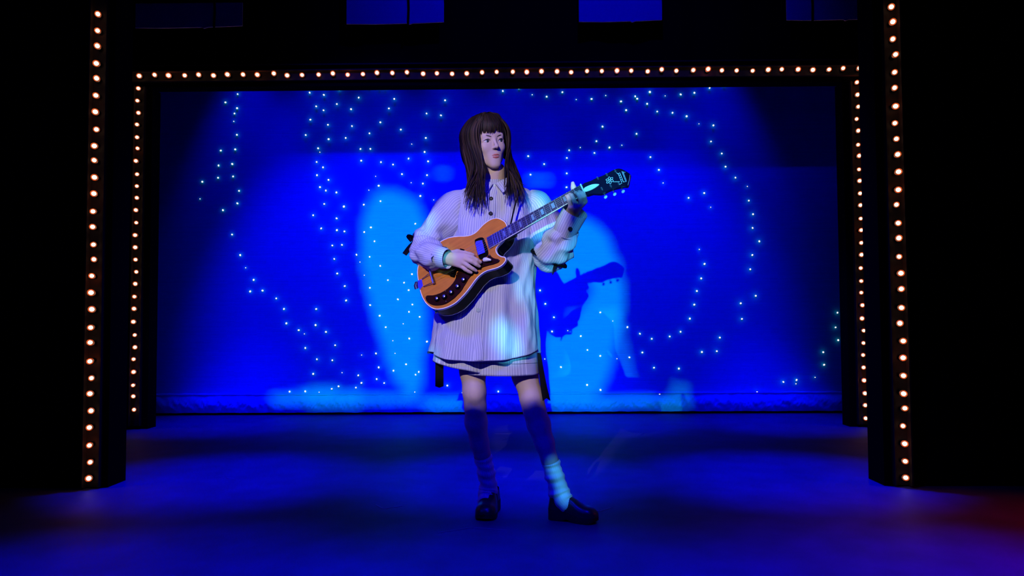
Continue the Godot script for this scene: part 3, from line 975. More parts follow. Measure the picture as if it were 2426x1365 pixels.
func build_added_pattern_plate() -> void:
	# added unseen plate in front of the projector, cut to shape the cyan patches
	var clouds := [
		smooth_poly([Vector2(-0.1789, 1.5800), Vector2(-0.1542, 1.5753), Vector2(-0.1362, 1.5580), Vector2(-0.1318, 1.5131), Vector2(-0.1318, 1.4416), Vector2(-0.1362, 1.3884), Vector2(-0.1429, 1.3619), Vector2(-0.1651, 1.3797), Vector2(-0.1808, 1.4241), Vector2(-0.1944, 1.4732), Vector2(-0.1999, 1.5135), Vector2(-0.1969, 1.5584)], 5),
		smooth_poly([Vector2(-0.0068, 1.4944), Vector2(0.0024, 1.5302), Vector2(0.0248, 1.5480), Vector2(0.0515, 1.5388), Vector2(0.0699, 1.5029), Vector2(0.0752, 1.4584), Vector2(0.0658, 1.4097), Vector2(0.0499, 1.3656), Vector2(0.0100, 1.3591), Vector2(-0.0165, 1.3592), Vector2(-0.0183, 1.4233)], 5),
		smooth_poly([Vector2(-0.2965, 1.3625), Vector2(-0.2698, 1.3659), Vector2(-0.2431, 1.3720), Vector2(-0.2074, 1.3666), Vector2(-0.1673, 1.3638), Vector2(-0.1318, 1.3601), Vector2(-0.1362, 1.3548), Vector2(-0.1806, 1.3550), Vector2(-0.2251, 1.3525), Vector2(-0.2608, 1.3544), Vector2(-0.2876, 1.3571)], 4),
		smooth_poly([Vector2(-0.1318, 1.3583), Vector2(-0.0697, 1.3599), Vector2(-0.0032, 1.3623), Vector2(0.0498, 1.3594), Vector2(0.1115, 1.3579), Vector2(0.1467, 1.3556), Vector2(0.1291, 1.3521), Vector2(0.0762, 1.3506), Vector2(-0.0033, 1.3464), Vector2(-0.0476, 1.3466), Vector2(-0.1007, 1.3468), Vector2(-0.1296, 1.3504)], 4),
		PackedVector2Array([Vector2(-0.1205, 1.5976), Vector2(-0.1070, 1.6002), Vector2(-0.1070, 1.5971), Vector2(-0.1205, 1.5940)]),
		PackedVector2Array([Vector2(-0.0240, 1.5915), Vector2(0.0029, 1.5940), Vector2(0.0028, 1.5904), Vector2(-0.0241, 1.5879)])]
	# streaks that land on the performer
	var streaks := [
		smooth_poly([Vector2(-0.0411, 1.3763), Vector2(-0.0331, 1.3835), Vector2(-0.0218, 1.3701), Vector2(-0.0169, 1.3529), Vector2(-0.0298, 1.3486), Vector2(-0.0375, 1.3591)], 4),
		smooth_poly([Vector2(-0.0085, 1.4933), Vector2(0.0031, 1.4892), Vector2(0.0088, 1.4767), Vector2(-0.0006, 1.4750), Vector2(-0.0071, 1.4842)], 4),
		smooth_poly([Vector2(-0.0194, 1.4240), Vector2(-0.0130, 1.4131), Vector2(-0.0109, 1.3951), Vector2(-0.0152, 1.3969), Vector2(-0.0201, 1.4132)], 4),
		smooth_poly([Vector2(-0.0850, 1.4373), Vector2(-0.0772, 1.4387), Vector2(-0.0765, 1.4316), Vector2(-0.0814, 1.4238), Vector2(-0.0850, 1.4295)], 4),
		smooth_poly([Vector2(-0.1011, 1.4775), Vector2(-0.0974, 1.4804), Vector2(-0.0938, 1.4686), Vector2(-0.1011, 1.4570), Vector2(-0.1047, 1.4570)], 4),
		smooth_poly([Vector2(0.0085, 1.2616), Vector2(0.0135, 1.2638), Vector2(0.0206, 1.2437), Vector2(0.0255, 1.2308), Vector2(0.0198, 1.2280), Vector2(0.0148, 1.2455)], 4)]
	var t := thing("added_pattern_plate", "added unseen plate on a stand behind the camera, with cloud cut-outs that shape the cyan light", "gobo", Vector3(0, 0, 3.900))
	# solid areas added inside the clouds keep cyan off the performer
	var bridges := [
		PackedVector2Array([Vector2(0.0196, 1.4776), Vector2(0.0239, 1.4800), Vector2(0.0303, 1.4814), Vector2(0.0417, 1.4828), Vector2(0.0422, 1.4694), Vector2(0.0379, 1.4643), Vector2(0.0239, 1.4399), Vector2(0.0108, 1.4273), Vector2(-0.0073, 1.4281), Vector2(-0.0094, 1.4448), Vector2(0.0038, 1.4545), Vector2(0.0149, 1.4652)]),
		PackedVector2Array([Vector2(-0.0792, 1.4971), Vector2(-0.1025, 1.4665), Vector2(-0.1090, 1.4393), Vector2(-0.0965, 1.4142), Vector2(-0.0956, 1.3996), Vector2(-0.0877, 1.3873), Vector2(-0.0909, 1.3492), Vector2(-0.0624, 1.3388), Vector2(-0.0621, 1.3108), Vector2(-0.0578, 1.2715), Vector2(-0.0461, 1.2715), Vector2(-0.0492, 1.3107), Vector2(-0.0443, 1.3382), Vector2(-0.0245, 1.3381), Vector2(-0.0139, 1.3106), Vector2(0.0014, 1.2667), Vector2(0.0107, 1.2667), Vector2(0.0019, 1.3106), Vector2(-0.0055, 1.3488), Vector2(-0.0074, 1.4029), Vector2(-0.0115, 1.4390), Vector2(-0.0021, 1.4732), Vector2(-0.0044, 1.4953)]),
		PackedVector2Array([Vector2(-0.0625, 1.5516), Vector2(-0.0478, 1.5611), Vector2(-0.0259, 1.5476), Vector2(-0.0230, 1.5062), Vector2(-0.0164, 1.4871), Vector2(-0.0639, 1.4797), Vector2(-0.0616, 1.5139)])]
	cut_plate(t, clouds, Vector2(-0.62, 1.02), Vector2(0.60, 1.92), bridges, streaks)
	var st := MB.new()
	for s in [-0.635, 0.615]:
		st.box(Vector3(s - 0.015, 0.0, -0.015), Vector3(s + 0.015, 0.99, 0.015))
		st.box(Vector3(s - 0.03, 0.0, -0.2), Vector3(s + 0.03, 0.02, 0.2))
	part("stand", st, M.black, t)


func build_light_mask() -> void:
	# added unseen mask before the profile spot: its figure-shaped opening limits white spill
	var t := thing("added_light_mask", "added unseen mask hung in front of the white profile spot to limit its spill", "gobo")
	t.transform = Transform3D(Vector3(0.9750, -0.0000, 0.2221), Vector3(0.0738, 0.9432, -0.3238), Vector3(-0.2095, 0.3321, 0.9197), Vector3(-0.5277, 2.0883, 2.4044))
	cut_plate(t, [], Vector2(-0.34, -0.34), Vector2(0.34, 0.34), [], [PackedVector2Array([Vector2(-0.0549, 0.1679), Vector2(0.0274, 0.1712), Vector2(0.0334, 0.1264), Vector2(0.0452, 0.0623), Vector2(0.0731, 0.0344), Vector2(0.0894, 0.0501), Vector2(0.0980, 0.0700), Vector2(0.1182, 0.0689), Vector2(0.1191, 0.0497), Vector2(0.1163, 0.0216), Vector2(0.0952, -0.0450), Vector2(0.0605, -0.0690), Vector2(0.0633, -0.1758), Vector2(0.0584, -0.2026), Vector2(0.0255, -0.2081), Vector2(-0.0529, -0.2175), Vector2(-0.0560, -0.1930), Vector2(-0.0963, -0.1895), Vector2(-0.1027, -0.1254), Vector2(-0.1239, -0.1005), Vector2(-0.1408, -0.0468), Vector2(-0.1156, 0.0061), Vector2(-0.0777, 0.0610), Vector2(-0.0563, 0.0859)])])
	var hg := MB.new()
	hg.box(Vector3(-0.35, 0.37, -0.01), Vector3(-0.33, 2.2, 0.01))
	hg.box(Vector3(0.33, 0.37, -0.01), Vector3(0.35, 2.2, 0.01))
	part("hanger", hg, M.black, t)


func within(p: Vector2, polys: Array) -> bool:
	for q in polys:
		if Geometry2D.is_point_in_polygon(p, q):
			return true
	return false


# sheet metal from lo to hi, open where (in holes and not in bridges) or in streaks
func cut_plate(t: Node3D, holes: Array, lo: Vector2, hi: Vector2, bridges: Array, streaks: Array) -> void:
	var mb := MB.new()
	var step := 0.004
	var nx := int(round((hi.x - lo.x) / step))
	for r in int(round((hi.y - lo.y) / step)):
		var y := lo.y + r * step
		var from := -1
		for k in nx + 1:
			var p := Vector2(lo.x + (k + 0.5) * step, y + step * 0.5)
			var open := k == nx or within(p, streaks) or (within(p, holes) and not within(p, bridges))
			if open and from >= 0:
				mb.box(Vector3(lo.x + from * step, y, -0.001), Vector3(lo.x + k * step, y + step, 0.001))
				from = -1
			elif not open and from < 0:
				from = k
	part("plate", mb, M.black, t)
	var fr := MB.new()
	fr.box(Vector3(lo.x - 0.03, lo.y - 0.03, -0.012), Vector3(hi.x + 0.03, lo.y, 0.012))
	fr.box(Vector3(lo.x - 0.03, hi.y, -0.012), Vector3(hi.x + 0.03, hi.y + 0.03, 0.012))
	fr.box(Vector3(lo.x - 0.03, lo.y, -0.012), Vector3(lo.x, hi.y, 0.012))
	fr.box(Vector3(hi.x, lo.y, -0.012), Vector3(hi.x + 0.03, hi.y, 0.012))
	part("frame", fr, M.black, t)


func build_tape_marks() -> void:
	var spec := [
		[[Vector3(-0.5677, 0.0000, -0.3491), Vector3(-0.5182, 0.0000, -0.2704), Vector3(-0.4428, 0.0000, -0.3243)], "bent strip of floor tape left of the performer's feet"],
		[[Vector3(-0.2310, -0.0000, 0.1184), Vector3(-0.1012, 0.0000, 0.0388), Vector3(0.0451, 0.0000, 0.0833)], "long bent floor tape in front of the performer's feet"],
		[[Vector3(0.4111, 0.0000, -0.2788), Vector3(0.4505, 0.0000, -0.2181), Vector3(0.5108, 0.0000, -0.2858)], "short bent floor tape right of the performer's clog"],
		[[Vector3(-2.9060, 0.0000, -2.8960), Vector3(-2.8098, 0.0000, -2.8939)], "short straight floor tape by the left rear portal"],
		[[Vector3(-1.5326, -0.0000, -0.9170), Vector3(-1.4994, 0.0000, -0.9604), Vector3(-1.4447, 0.0000, -0.9378)], "short floor tape at the left of the stage"],
		[[Vector3(-0.4567, 0.0000, -1.3329), Vector3(-0.3681, 0.0000, -1.3449)], "straight floor tape behind the performer, left of the legs"],
		[[Vector3(-0.0304, 0.0000, -0.9658), Vector3(0.0612, -0.0000, -0.9537)], "straight floor tape between the performer's legs"],
		[[Vector3(-0.0944, 0.0000, -2.5233), Vector3(0.0759, 0.0000, -2.5198)], "straight floor tape near the backdrop, seen between the performer's knees"]]
	for s in spec:
		var mb := MB.new()
		var p: Array = s[0]
		for k in p.size() - 1:
			var d: Vector3 = (p[k + 1] - p[k]).normalized()
			var q := Vector3(-d.z, 0, d.x) * 0.005
			mb.box(Vector3(0, 0.0, -0.005), Vector3(p[k].distance_to(p[k + 1]), 0.0012, 0.005), Transform3D(Basis(d, Vector3.UP, d.cross(Vector3.UP)), p[k]))
		solo("floor_tape", mb, M.tape, s[1], "tape", "strips of tape on the stage floor")


# ------------------------------------------------------------------ the guitar
# local frame: x along the neck from the bridge, y across the strings, z out of the top
func inset(p: PackedVector2Array, by: float) -> PackedVector2Array:
	var out := PackedVector2Array()
	var m := p.size()
	for k in m:
		var e := (p[(k + 1) % m] - p[(k + m - 1) % m]).normalized()
		out.append(p[k] + Vector2(-e.y, e.x) * by)
	return out


func ccw(p: PackedVector2Array) -> PackedVector2Array:
	if Geometry2D.is_polygon_clockwise(p):
		p.reverse()
	return p


func build_guitar() -> void:
	var t := thing("electric_guitar", "orange-brown hollow electric guitar held across the performer's body", "guitar")
	t.transform = Transform3D(Vector3(0.8625, 0.4811, 0.1568), Vector3(-0.3836, 0.8237, -0.4175), Vector3(-0.3300, 0.3000, 0.8950), Vector3(-0.1468, 1.0807, 0.1110))
	var sc := 0.5845
	var outline := ccw(smooth_poly([Vector2(0.2475, 0.0255), Vector2(0.2504, 0.0547), Vector2(0.2380, 0.0809), Vector2(0.2208, 0.0968), Vector2(0.1935, 0.1036), Vector2(0.1592, 0.0992), Vector2(0.1281, 0.0881), Vector2(0.1050, 0.0863), Vector2(0.0816, 0.0937), Vector2(0.0470, 0.1139), Vector2(0.0107, 0.1307), Vector2(-0.0207, 0.1352), Vector2(-0.0502, 0.1339), Vector2(-0.0948, 0.1265), Vector2(-0.1342, 0.1112), Vector2(-0.1579, 0.0906), Vector2(-0.1738, 0.0630), Vector2(-0.1835, 0.0274), Vector2(-0.1928, -0.0231), Vector2(-0.1936, -0.0672), Vector2(-0.1851, -0.0998), Vector2(-0.1692, -0.1260), Vector2(-0.1483, -0.1416), Vector2(-0.1166, -0.1523), Vector2(-0.0759, -0.1549), Vector2(-0.0288, -0.1419), Vector2(0.0104, -0.1240), Vector2(0.0504, -0.1044), Vector2(0.0893, -0.0989), Vector2(0.1307, -0.1100), Vector2(0.1611, -0.1121), Vector2(0.1837, -0.1008), Vector2(0.1865, -0.0855), Vector2(0.1742, -0.0734), Vector2(0.1659, -0.0563), Vector2(0.1668, -0.0363), Vector2(0.1796, -0.0250), Vector2(0.2048, -0.0172), Vector2(0.2315, -0.0016)], 5))
	var side := MB.new()
	side.band(outline, -0.085, outline, -0.004)
	side.plate(inset(outline, 0.004), -0.0875, -0.085)
	part("body", side, M.guitar_black, t, "glossy black guitar sides and back")
	var bd := MB.new()
	bd.band(inset(outline, -0.0008), -0.0105, inset(outline, -0.0008), -0.001)
	bd.band(inset(outline, -0.0008), -0.001, inset(outline, 0.0008), 0.0)
	bd.plate(inset(outline, 0.0006), -0.001, 0.0)
	part("binding", bd, M.binding, t, "cream binding round the top edge")
	var bd2 := MB.new()
	bd2.band(inset(outline, -0.0008), -0.0820, inset(outline, -0.0008), -0.0770)
	part("back_binding", bd2, M.binding, t)
	var top := MB.new()
	var face := inset(outline, 0.0042)
	top.plate(face, 0.0, 0.0008)
	part("top", top, M.wood, t, "orange-brown figured wooden guitar top")
	# finger rest of dark tortoiseshell with its screws
	var pg := ccw(smooth_poly([Vector2(0.1340, -0.0414), Vector2(0.1372, -0.0542), Vector2(0.1448, -0.0687), Vector2(0.1599, -0.0836), Vector2(0.1562, -0.0920), Vector2(0.1353, -0.0905), Vector2(0.1060, -0.0807), Vector2(0.0729, -0.0748), Vector2(0.0521, -0.0768), Vector2(0.0224, -0.0860), Vector2(-0.0043, -0.1023), Vector2(-0.0378, -0.1228), Vector2(-0.0774, -0.1343), Vector2(-0.1129, -0.1358), Vector2(-0.1437, -0.1252), Vector2(-0.1640, -0.1103), Vector2(-0.1787, -0.0889), Vector2(-0.1811, -0.0716), Vector2(-0.1762, -0.0619), Vector2(-0.1672, -0.0621), Vector2(-0.1475, -0.0740), Vector2(-0.1172, -0.0818), Vector2(-0.0817, -0.0813), Vector2(-0.0518, -0.0720), Vector2(-0.0319, -0.0577), Vector2(-0.0224, -0.0422), Vector2(-0.0002, -0.0345), Vector2(0.0356, -0.0354), Vector2(0.0816, -0.0449), Vector2(0.1133, -0.0499)], 4))
	var pm := MB.new()
	pm.plate(pg, 0.003, 0.0055)
	var guard := part("pickguard", pm, M.tortoise, t, "dark tortoiseshell control plate")
	for p in [Vector2(-0.1744, -0.0651), Vector2(-0.0916, -0.0858), Vector2(-0.0215, -0.0449), Vector2(-0.1068, -0.1280), Vector2(0.0050, -0.0848), Vector2(0.1588, -0.0861), Vector2(0.1332, -0.0452)]:
		var s := MB.new()
		s.ball(Vector3(p.x, p.y, 0.0056), Vector3(0.0017, 0.0017, 0.0012), Basis(), 4, 8)
		part("screw", s, M.fret_wire, guard)
	# five domed control knobs
	for p in [Vector2(-0.1357, -0.1001), Vector2(-0.1041, -0.1087), Vector2(-0.0714, -0.1076), Vector2(-0.0376, -0.0988), Vector2(-0.0040, -0.0856)]:
		var k := MB.new()
		k.lathe([Vector2(0.0108, 0.0), Vector2(0.0110, 0.006), Vector2(0.0098, 0.010), Vector2(0.0088, 0.0112)], 20, Transform3D(Basis(Vector3.RIGHT, PI / 2), Vector3(p.x, p.y, 0.0055)))
		var kn := part("knob", k, M.guitar_black, t)
		var c := MB.new()
		c.ball(Vector3(p.x, p.y, 0.0160), Vector3(0.0085, 0.0085, 0.0035), Basis(), 6, 16)
		part("cap", c, M.chrome, kn)
	# white selector tip
	var a2: Vector2 = Vector2(0.1073, -0.0547)
	var b2: Vector2 = Vector2(0.1323, -0.0747)
	var se := MB.new()
	se.tube(PackedVector3Array([Vector3(a2.x, a2.y, 0.010), Vector3(a2.x, a2.y, 0.016).lerp(Vector3(b2.x, b2.y, 0.016), 0.3), Vector3(a2.x, a2.y, 0.017).lerp(Vector3(b2.x, b2.y, 0.017), 0.6), Vector3(b2.x, b2.y, 0.018)]), PackedFloat32Array([0.009, 0.0098, 0.0066, 0.0036]), 12)
	part("selector_tip", se, M.ivory, t, "white selector switch tip")
	# pickup: black surround and chrome cover
	var ring := ccw(smooth_poly([Vector2(0.1010, 0.0432), Vector2(0.1148, 0.0520), Vector2(0.1376, 0.0439), Vector2(0.1402, 0.0267), Vector2(0.1329, -0.0299), Vector2(0.1162, -0.0431), Vector2(0.0950, -0.0415), Vector2(0.0903, -0.0245)], 4))
	var rm := MB.new()
	rm.plate(ring, 0.0008, 0.006)
	var pk := part("pickup", rm, M.plastic, t, "neck pickup with black surround")
	var cov := ccw(smooth_poly([Vector2(0.1023, 0.0346), Vector2(0.1151, 0.0385), Vector2(0.1312, 0.0314), Vector2(0.1333, 0.0246), Vector2(0.1243, -0.0244), Vector2(0.1205, -0.0285), Vector2(0.0938, -0.0234), Vector2(0.0924, -0.0172)], 3))
	var cm := MB.new()
	cm.plate(cov, 0.006, 0.012)
	cm.band(cov, 0.012, inset(cov, 0.002), 0.0135)
	cm.plate(inset(cov, 0.002), 0.0130, 0.0135)
	var cover := part("pickup_cover", cm, M.chrome, pk, "chrome pickup cover")
	# bridge: ebony foot and saddle
	var b0: Vector2 = Vector2(0.0423, 0.0433)
	var b1: Vector2 = Vector2(-0.0426, -0.0446)
	var bd3 := (b1 - b0).normalized()
	var bx := Transform3D(Basis(Vector3(bd3.x, bd3.y, 0), Vector3(-bd3.y, bd3.x, 0), Vector3(0, 0, 1)), Vector3(b0.x, b0.y, 0))
	var bl := b0.distance_to(b1)
	var bm := MB.new()
	bm.box(Vector3(0, -0.009, 0.0008), Vector3(0.034, 0.009, 0.010), bx)
	bm.box(Vector3(bl - 0.034, -0.009, 0.0008), Vector3(bl, 0.009, 0.010), bx)
	bm.box(Vector3(0.012, -0.006, 0.010), Vector3(bl - 0.012, 0.006, 0.017), bx)
	part("bridge", bm, M.plastic, t, "black wooden bridge")
	# trapeze tailpiece
	var tp := MB.new()
	tp.plate(ccw(PackedVector2Array([Vector2(-0.1832, 0.0228), Vector2(-0.1661, 0.0188), Vector2(-0.1714, -0.0104), Vector2(-0.1891, -0.0189), Vector2(-0.1927, -0.0016)])), 0.0008, 0.004, Transform3D(), false)
	for w in [[Vector3(-0.1630, 0.0187, 0.0060), Vector3(-0.1151, 0.0201, 0.0140)], [Vector3(-0.1703, -0.0157, 0.0060), Vector3(-0.1234, -0.0265, 0.0140)]]:
		tp.tube(PackedVector3Array([w[0], w[1]]), PackedFloat32Array([0.0016, 0.0016]), 8)
	tp.tube(PackedVector3Array([Vector3(-0.1105, 0.0670, 0.0150), Vector3(-0.1213, -0.0325, 0.0150)]), PackedFloat32Array([0.0062, 0.0062]), 10, PackedFloat32Array([0.003, 0.003]))
	tp.tube(PackedVector3Array([Vector3(-0.1889, 0.0212, 0.0020), Vector3(-0.2036, 0.0188, -0.0120), Vector3(-0.2112, 0.0136, -0.0300)]), PackedFloat32Array([0.009, 0.009, 0.008]), 8, PackedFloat32Array([0.002, 0.002, 0.002]))
	part("tailpiece", tp, M.chrome, t, "chrome trapeze tailpiece")
	var pin := MB.new()
	pin.ball(Vector3(-0.1734, -0.1309, -0.0300), Vector3(0.005, 0.005, 0.005), Basis(), 6, 8)
	part("strap_pin", pin, M.chrome, t)
	# neck
	var e0: Vector2 = Vector2(0.1537, 0.0301)
	var e1: Vector2 = Vector2(0.1442, -0.0175)
	var n0: Vector2 = Vector2(0.5858, 0.0204)
	var n1: Vector2 = Vector2(0.5828, -0.0211)
	var rows := []
	for r in 9:
		var q := r / 8.0
		var hi := Vector2(Vector2(0.2267, 0.0280)).lerp(n0, q)
		var lo := Vector2(Vector2(0.2171, -0.0208)).lerp(n1, q)
		var depth := lerpf(0.030, 0.019, smoothstep(0.0, 0.35, q))
		var row := PackedVector3Array()
		for j in 13:
			var a := PI * j / 12.0
			var m2 := (hi + lo) * 0.5 + (hi - lo) * 0.5 * cos(a)
			row.append(Vector3(m2.x, m2.y, 0.004 - depth * sin(a)))
		rows.append(row)
	var nm := MB.new()
	nm.sheet(rows, true, [], Vector3.ZERO, true, true)
	part("neck", nm, M.guitar_black, t, "slim black guitar neck")
	var heel := MB.new()
	var h0: Vector2 = Vector2(0.2138, 0.0121)
	var h1: Vector2 = Vector2(0.2613, -0.0013)
	heel.tube(PackedVector3Array([Vector3(h0.x, h0.y, -0.03), Vector3(h1.x, h1.y, -0.024)]), PackedFloat32Array([0.03, 0.02]), 12, PackedFloat32Array([0.022, 0.015]))
	part("heel", heel, M.guitar_black, t)
	# fretboard with cream edge binding, frets and pearl block inlays
	var fbb := MB.new()
	var low := (n1 - e1).orthogonal().normalized()
	if low.dot(n0 - n1) > 0.0:
		low = -low
	fbb.plate(ccw(PackedVector2Array([e0, n0, n1 + low * 0.0022, e1 + low * 0.0026])), 0.003, 0.0085, Transform3D(), false)
	var fb := part("fretboard_binding", fbb, M.binding, t, "cream edge of the fretboard")
	var fm := MB.new()
	fm.plate(ccw(PackedVector2Array([e0, n0, n1, e1])), 0.0085, 0.0105, Transform3D(), false)
	var board := part("fretboard", fm, M.fretboard, t, "dark fretboard with pearl block inlays")
	var ua := minf(e0.x, e1.x)
	var mid0 := (e0 + e1) * 0.5
	var mid1 := (n0 + n1) * 0.5
	for f in range(1, 22):
		var u := sc * pow(2.0, -f / 12.0) - (sc - mid1.x)
		if u < mid0.x + 0.006:
			break
		var q := (u - mid0.x) / (mid1.x - mid0.x)
		var p := e0.lerp(n0, q)
		var p2 := e1.lerp(n1, q)
		var w := MB.new()
		w.tube(PackedVector3Array([Vector3(p.x, p.y, 0.0107), Vector3(p2.x, p2.y, 0.0107)]), PackedFloat32Array([0.0009, 0.0009]), 6)
		part("fret", w, M.fret_wire, board)
		if f in [3, 5, 7, 9, 12, 15, 17]:
			var u0 := sc * pow(2.0, -(f - 1) / 12.0) - (sc - mid1.x)
			var i0 := lerpf(u0, u, 0.24)
			var i1 := lerpf(u0, u, 0.76)
			var poly := PackedVector2Array()
			for w2 in [[i0, 0.22], [i1, 0.22], [i1, 0.78], [i0, 0.78]]:
				var q2: float = (w2[0] - mid0.x) / (mid1.x - mid0.x)
				poly.append(e0.lerp(n0, q2).lerp(e1.lerp(n1, q2), w2[1]))
			var im := MB.new()
			im.plate(ccw(poly), 0.0105, 0.0109, Transform3D(), false)
			part("inlay", im, M.pearl, board)
	var nut := MB.new()
	var nd := (n1 - n0).normalized()
	nut.tube(PackedVector3Array([Vector3(n0.x, n0.y, 0.011) - Vector3(nd.x, nd.y, 0) * 0.002, Vector3(n1.x, n1.y, 0.011) + Vector3(nd.x, nd.y, 0) * 0.004]), PackedFloat32Array([0.0034, 0.0034]), 8)
	part("nut", nut, M.ivory, t, "white nut")
	# strings
	for k in 6:
		var q := 0.1 + 0.8 * k / 5.0
		var pn := n0.lerp(n1, q)
		var pb := b0.lerp(b1, 0.20 + 0.60 * k / 5.0)
		var pt: Vector2 = Vector2(Vector2(-0.1157, 0.0684)).lerp(Vector2(-0.1240, -0.0201), k / 5.0)
		var s := MB.new()
		s.tube(PackedVector3Array([Vector3(pt.x, pt.y, 0.017), Vector3(pb.x, pb.y, 0.0185), Vector3(pn.x, pn.y, 0.0135)]), PackedFloat32Array([0.0006, 0.0006, 0.0006]), 5)
		part("string", s, M.string, t)
	# headstock
	var hs := ccw(smooth_poly([Vector2(0.5888, 0.0206), Vector2(0.6289, 0.0166), Vector2(0.6491, 0.0150), Vector2(0.6877, 0.0084), Vector2(0.7268, 0.0071), Vector2(0.7484, -0.0024), Vector2(0.7617, -0.0242), Vector2(0.7699, -0.0445), Vector2(0.7699, -0.0501), Vector2(0.7555, -0.0690), Vector2(0.7398, -0.0868), Vector2(0.7259, -0.0795), Vector2(0.7041, -0.0711), Vector2(0.6750, -0.0621), Vector2(0.6496, -0.0602), Vector2(0.6331, -0.0555), Vector2(0.6081, -0.0373), Vector2(0.5814, -0.0258)], 3))
	var hm := MB.new()
	hm.plate(hs, -0.013, 0.003)
	var head := part("headstock", hm, M.headstock, t, "black headstock with pale inlaid lettering")
	var hb := MB.new()
	var he := [Vector3(0.7691, -0.0495, 0.0035), Vector3(0.7593, -0.0649, 0.0035), Vector3(0.7413, -0.0856, 0.0035)]
	hb.tube(PackedVector3Array(he), PackedFloat32Array([0.0010, 0.0013, 0.0010]), 6)
	part("edge_line", hb, M.print, head)
	var tr := MB.new()
	tr.plate(ccw(smooth_poly([Vector2(0.5901, 0.0017), Vector2(0.5857, -0.0131), Vector2(0.6043, -0.0199), Vector2(0.6254, -0.0214), Vector2(0.6476, -0.0188), Vector2(0.6432, -0.0124), Vector2(0.6286, -0.0035), Vector2(0.6101, 0.0015)], 3)), 0.003, 0.0055)
	part("truss_rod_cover", tr, M.ivory, head, "cream bullet-shaped cover plate")
	# inlaid flower with six open petals, stem line and two lines of lettering strokes
	var c0: Vector2 = Vector2(0.6916, -0.0253)
	for k in 6:
		var a := TAU * k / 6.0 + 0.25
		var d := Vector2(cos(a), sin(a))
		var nrm := Vector2(-d.y, d.x)
		var loop := PackedVector3Array()
		for j in 13:
			var b := TAU * j / 12.0
			var q := c0 + d * (0.0095 + 0.0062 * cos(b)) + nrm * 0.0040 * sin(b)
			loop.append(Vector3(q.x, q.y, 0.0036))
		var pe := MB.new()
		pe.tube(loop, ramp([0.0010, 0.0010], 13), 5)
		part("petal", pe, M.print, head)
	var lt := MB.new()
	for w in [[Vector3(0.7004, -0.0396, 0.0036), Vector3(0.7216, -0.0532, 0.0036)], [Vector3(0.7295, -0.0118, 0.0036), Vector3(0.7318, -0.0202, 0.0036)], [Vector3(0.7331, -0.0177, 0.0036), Vector3(0.7258, -0.0650, 0.0036)], [Vector3(0.7399, -0.0191, 0.0036), Vector3(0.7334, -0.0647, 0.0036)], [Vector3(0.7333, -0.0190, 0.0036), Vector3(0.7399, -0.0191, 0.0036)], [Vector3(0.7316, -0.0279, 0.0036), Vector3(0.7377, -0.0288, 0.0036)], [Vector3(0.7302, -0.0381, 0.0036), Vector3(0.7370, -0.0394, 0.0036)], [Vector3(0.7288, -0.0482, 0.0036), Vector3(0.7355, -0.0496, 0.0036)], [Vector3(0.7275, -0.0562, 0.0036), Vector3(0.7343, -0.0576, 0.0036)], [Vector3(0.7150, -0.0642, 0.0036), Vector3(0.7262, -0.0642, 0.0036)], [Vector3(0.7490, -0.0176, 0.0036), Vector3(0.7419, -0.0662, 0.0036)], [Vector3(0.7525, -0.0201, 0.0036), Vector3(0.7451, -0.0673, 0.0036)], [Vector3(0.7497, -0.0237, 0.0036), Vector3(0.7597, -0.0296, 0.0036)], [Vector3(0.7474, -0.0300, 0.0036), Vector3(0.7531, -0.0317, 0.0036)], [Vector3(0.7451, -0.0418, 0.0036), Vector3(0.7505, -0.0422, 0.0036)], [Vector3(0.7428, -0.0535, 0.0036), Vector3(0.7482, -0.0540, 0.0036)], [Vector3(0.7349, -0.0636, 0.0036), Vector3(0.7447, -0.0681, 0.0036)]]:
		lt.tube(PackedVector3Array(w), PackedFloat32Array([0.0011, 0.0011]), 5)
	part("lettering", lt, M.print, head, "two pale lines of inlaid lettering")
	var side2 := [[Vector3(0.6556, 0.0109, 0.0030), Vector3(0.6929, 0.0040, 0.0030), Vector3(0.7287, -0.0019, 0.0030)], [Vector3(0.6490, -0.0405, 0.0030), Vector3(0.6837, -0.0500, 0.0030), Vector3(0.7149, -0.0604, 0.0030)]]
	var knobs := [[Vector3(0.6384, 0.0243, -0.0340), Vector3(0.6775, 0.0177, -0.0340), Vector3(0.7158, 0.0138, -0.0340)], [Vector3(0.6459, -0.0703, -0.0160), Vector3(0.6816, -0.0798, -0.0160), Vector3(0.7148, -0.0882, -0.0160)]]
	for g in 2:
		for k in 3:
			var p: Vector3 = side2[g][k]
			var w := MB.new()
			w.lathe([Vector2(0.0042, 0.0), Vector2(0.0044, 0.002), Vector2(0.0022, 0.003), Vector2(0.0020, 0.009), Vector2(0.0026, 0.010)], 10, Transform3D(Basis(Vector3.RIGHT, PI / 2), p))
			var post := part("tuning_post", w, M.fret_wire, head)
			var q: Vector3 = knobs[g][k]
			var sm := MB.new()
			sm.tube(PackedVector3Array([Vector3(p.x, p.y, -0.014), Vector3(q.x, q.y, q.z)]), PackedFloat32Array([0.0022, 0.0022]), 6)
			part("shaft", sm, M.chrome, post)
			var bt := MB.new()
			bt.ball(q, Vector3(0.0082, 0.0066, 0.0036), Basis(Vector3(0, 0, 1), 0.35), 6, 12)
			part("tuner_button", bt, M.tuner_pearl, head)
	# shoulder strap: a thin dark cord from the heel over her shoulder and round her back to the end pin
	var inv := t.transform.affine_inverse()
	var sp := []
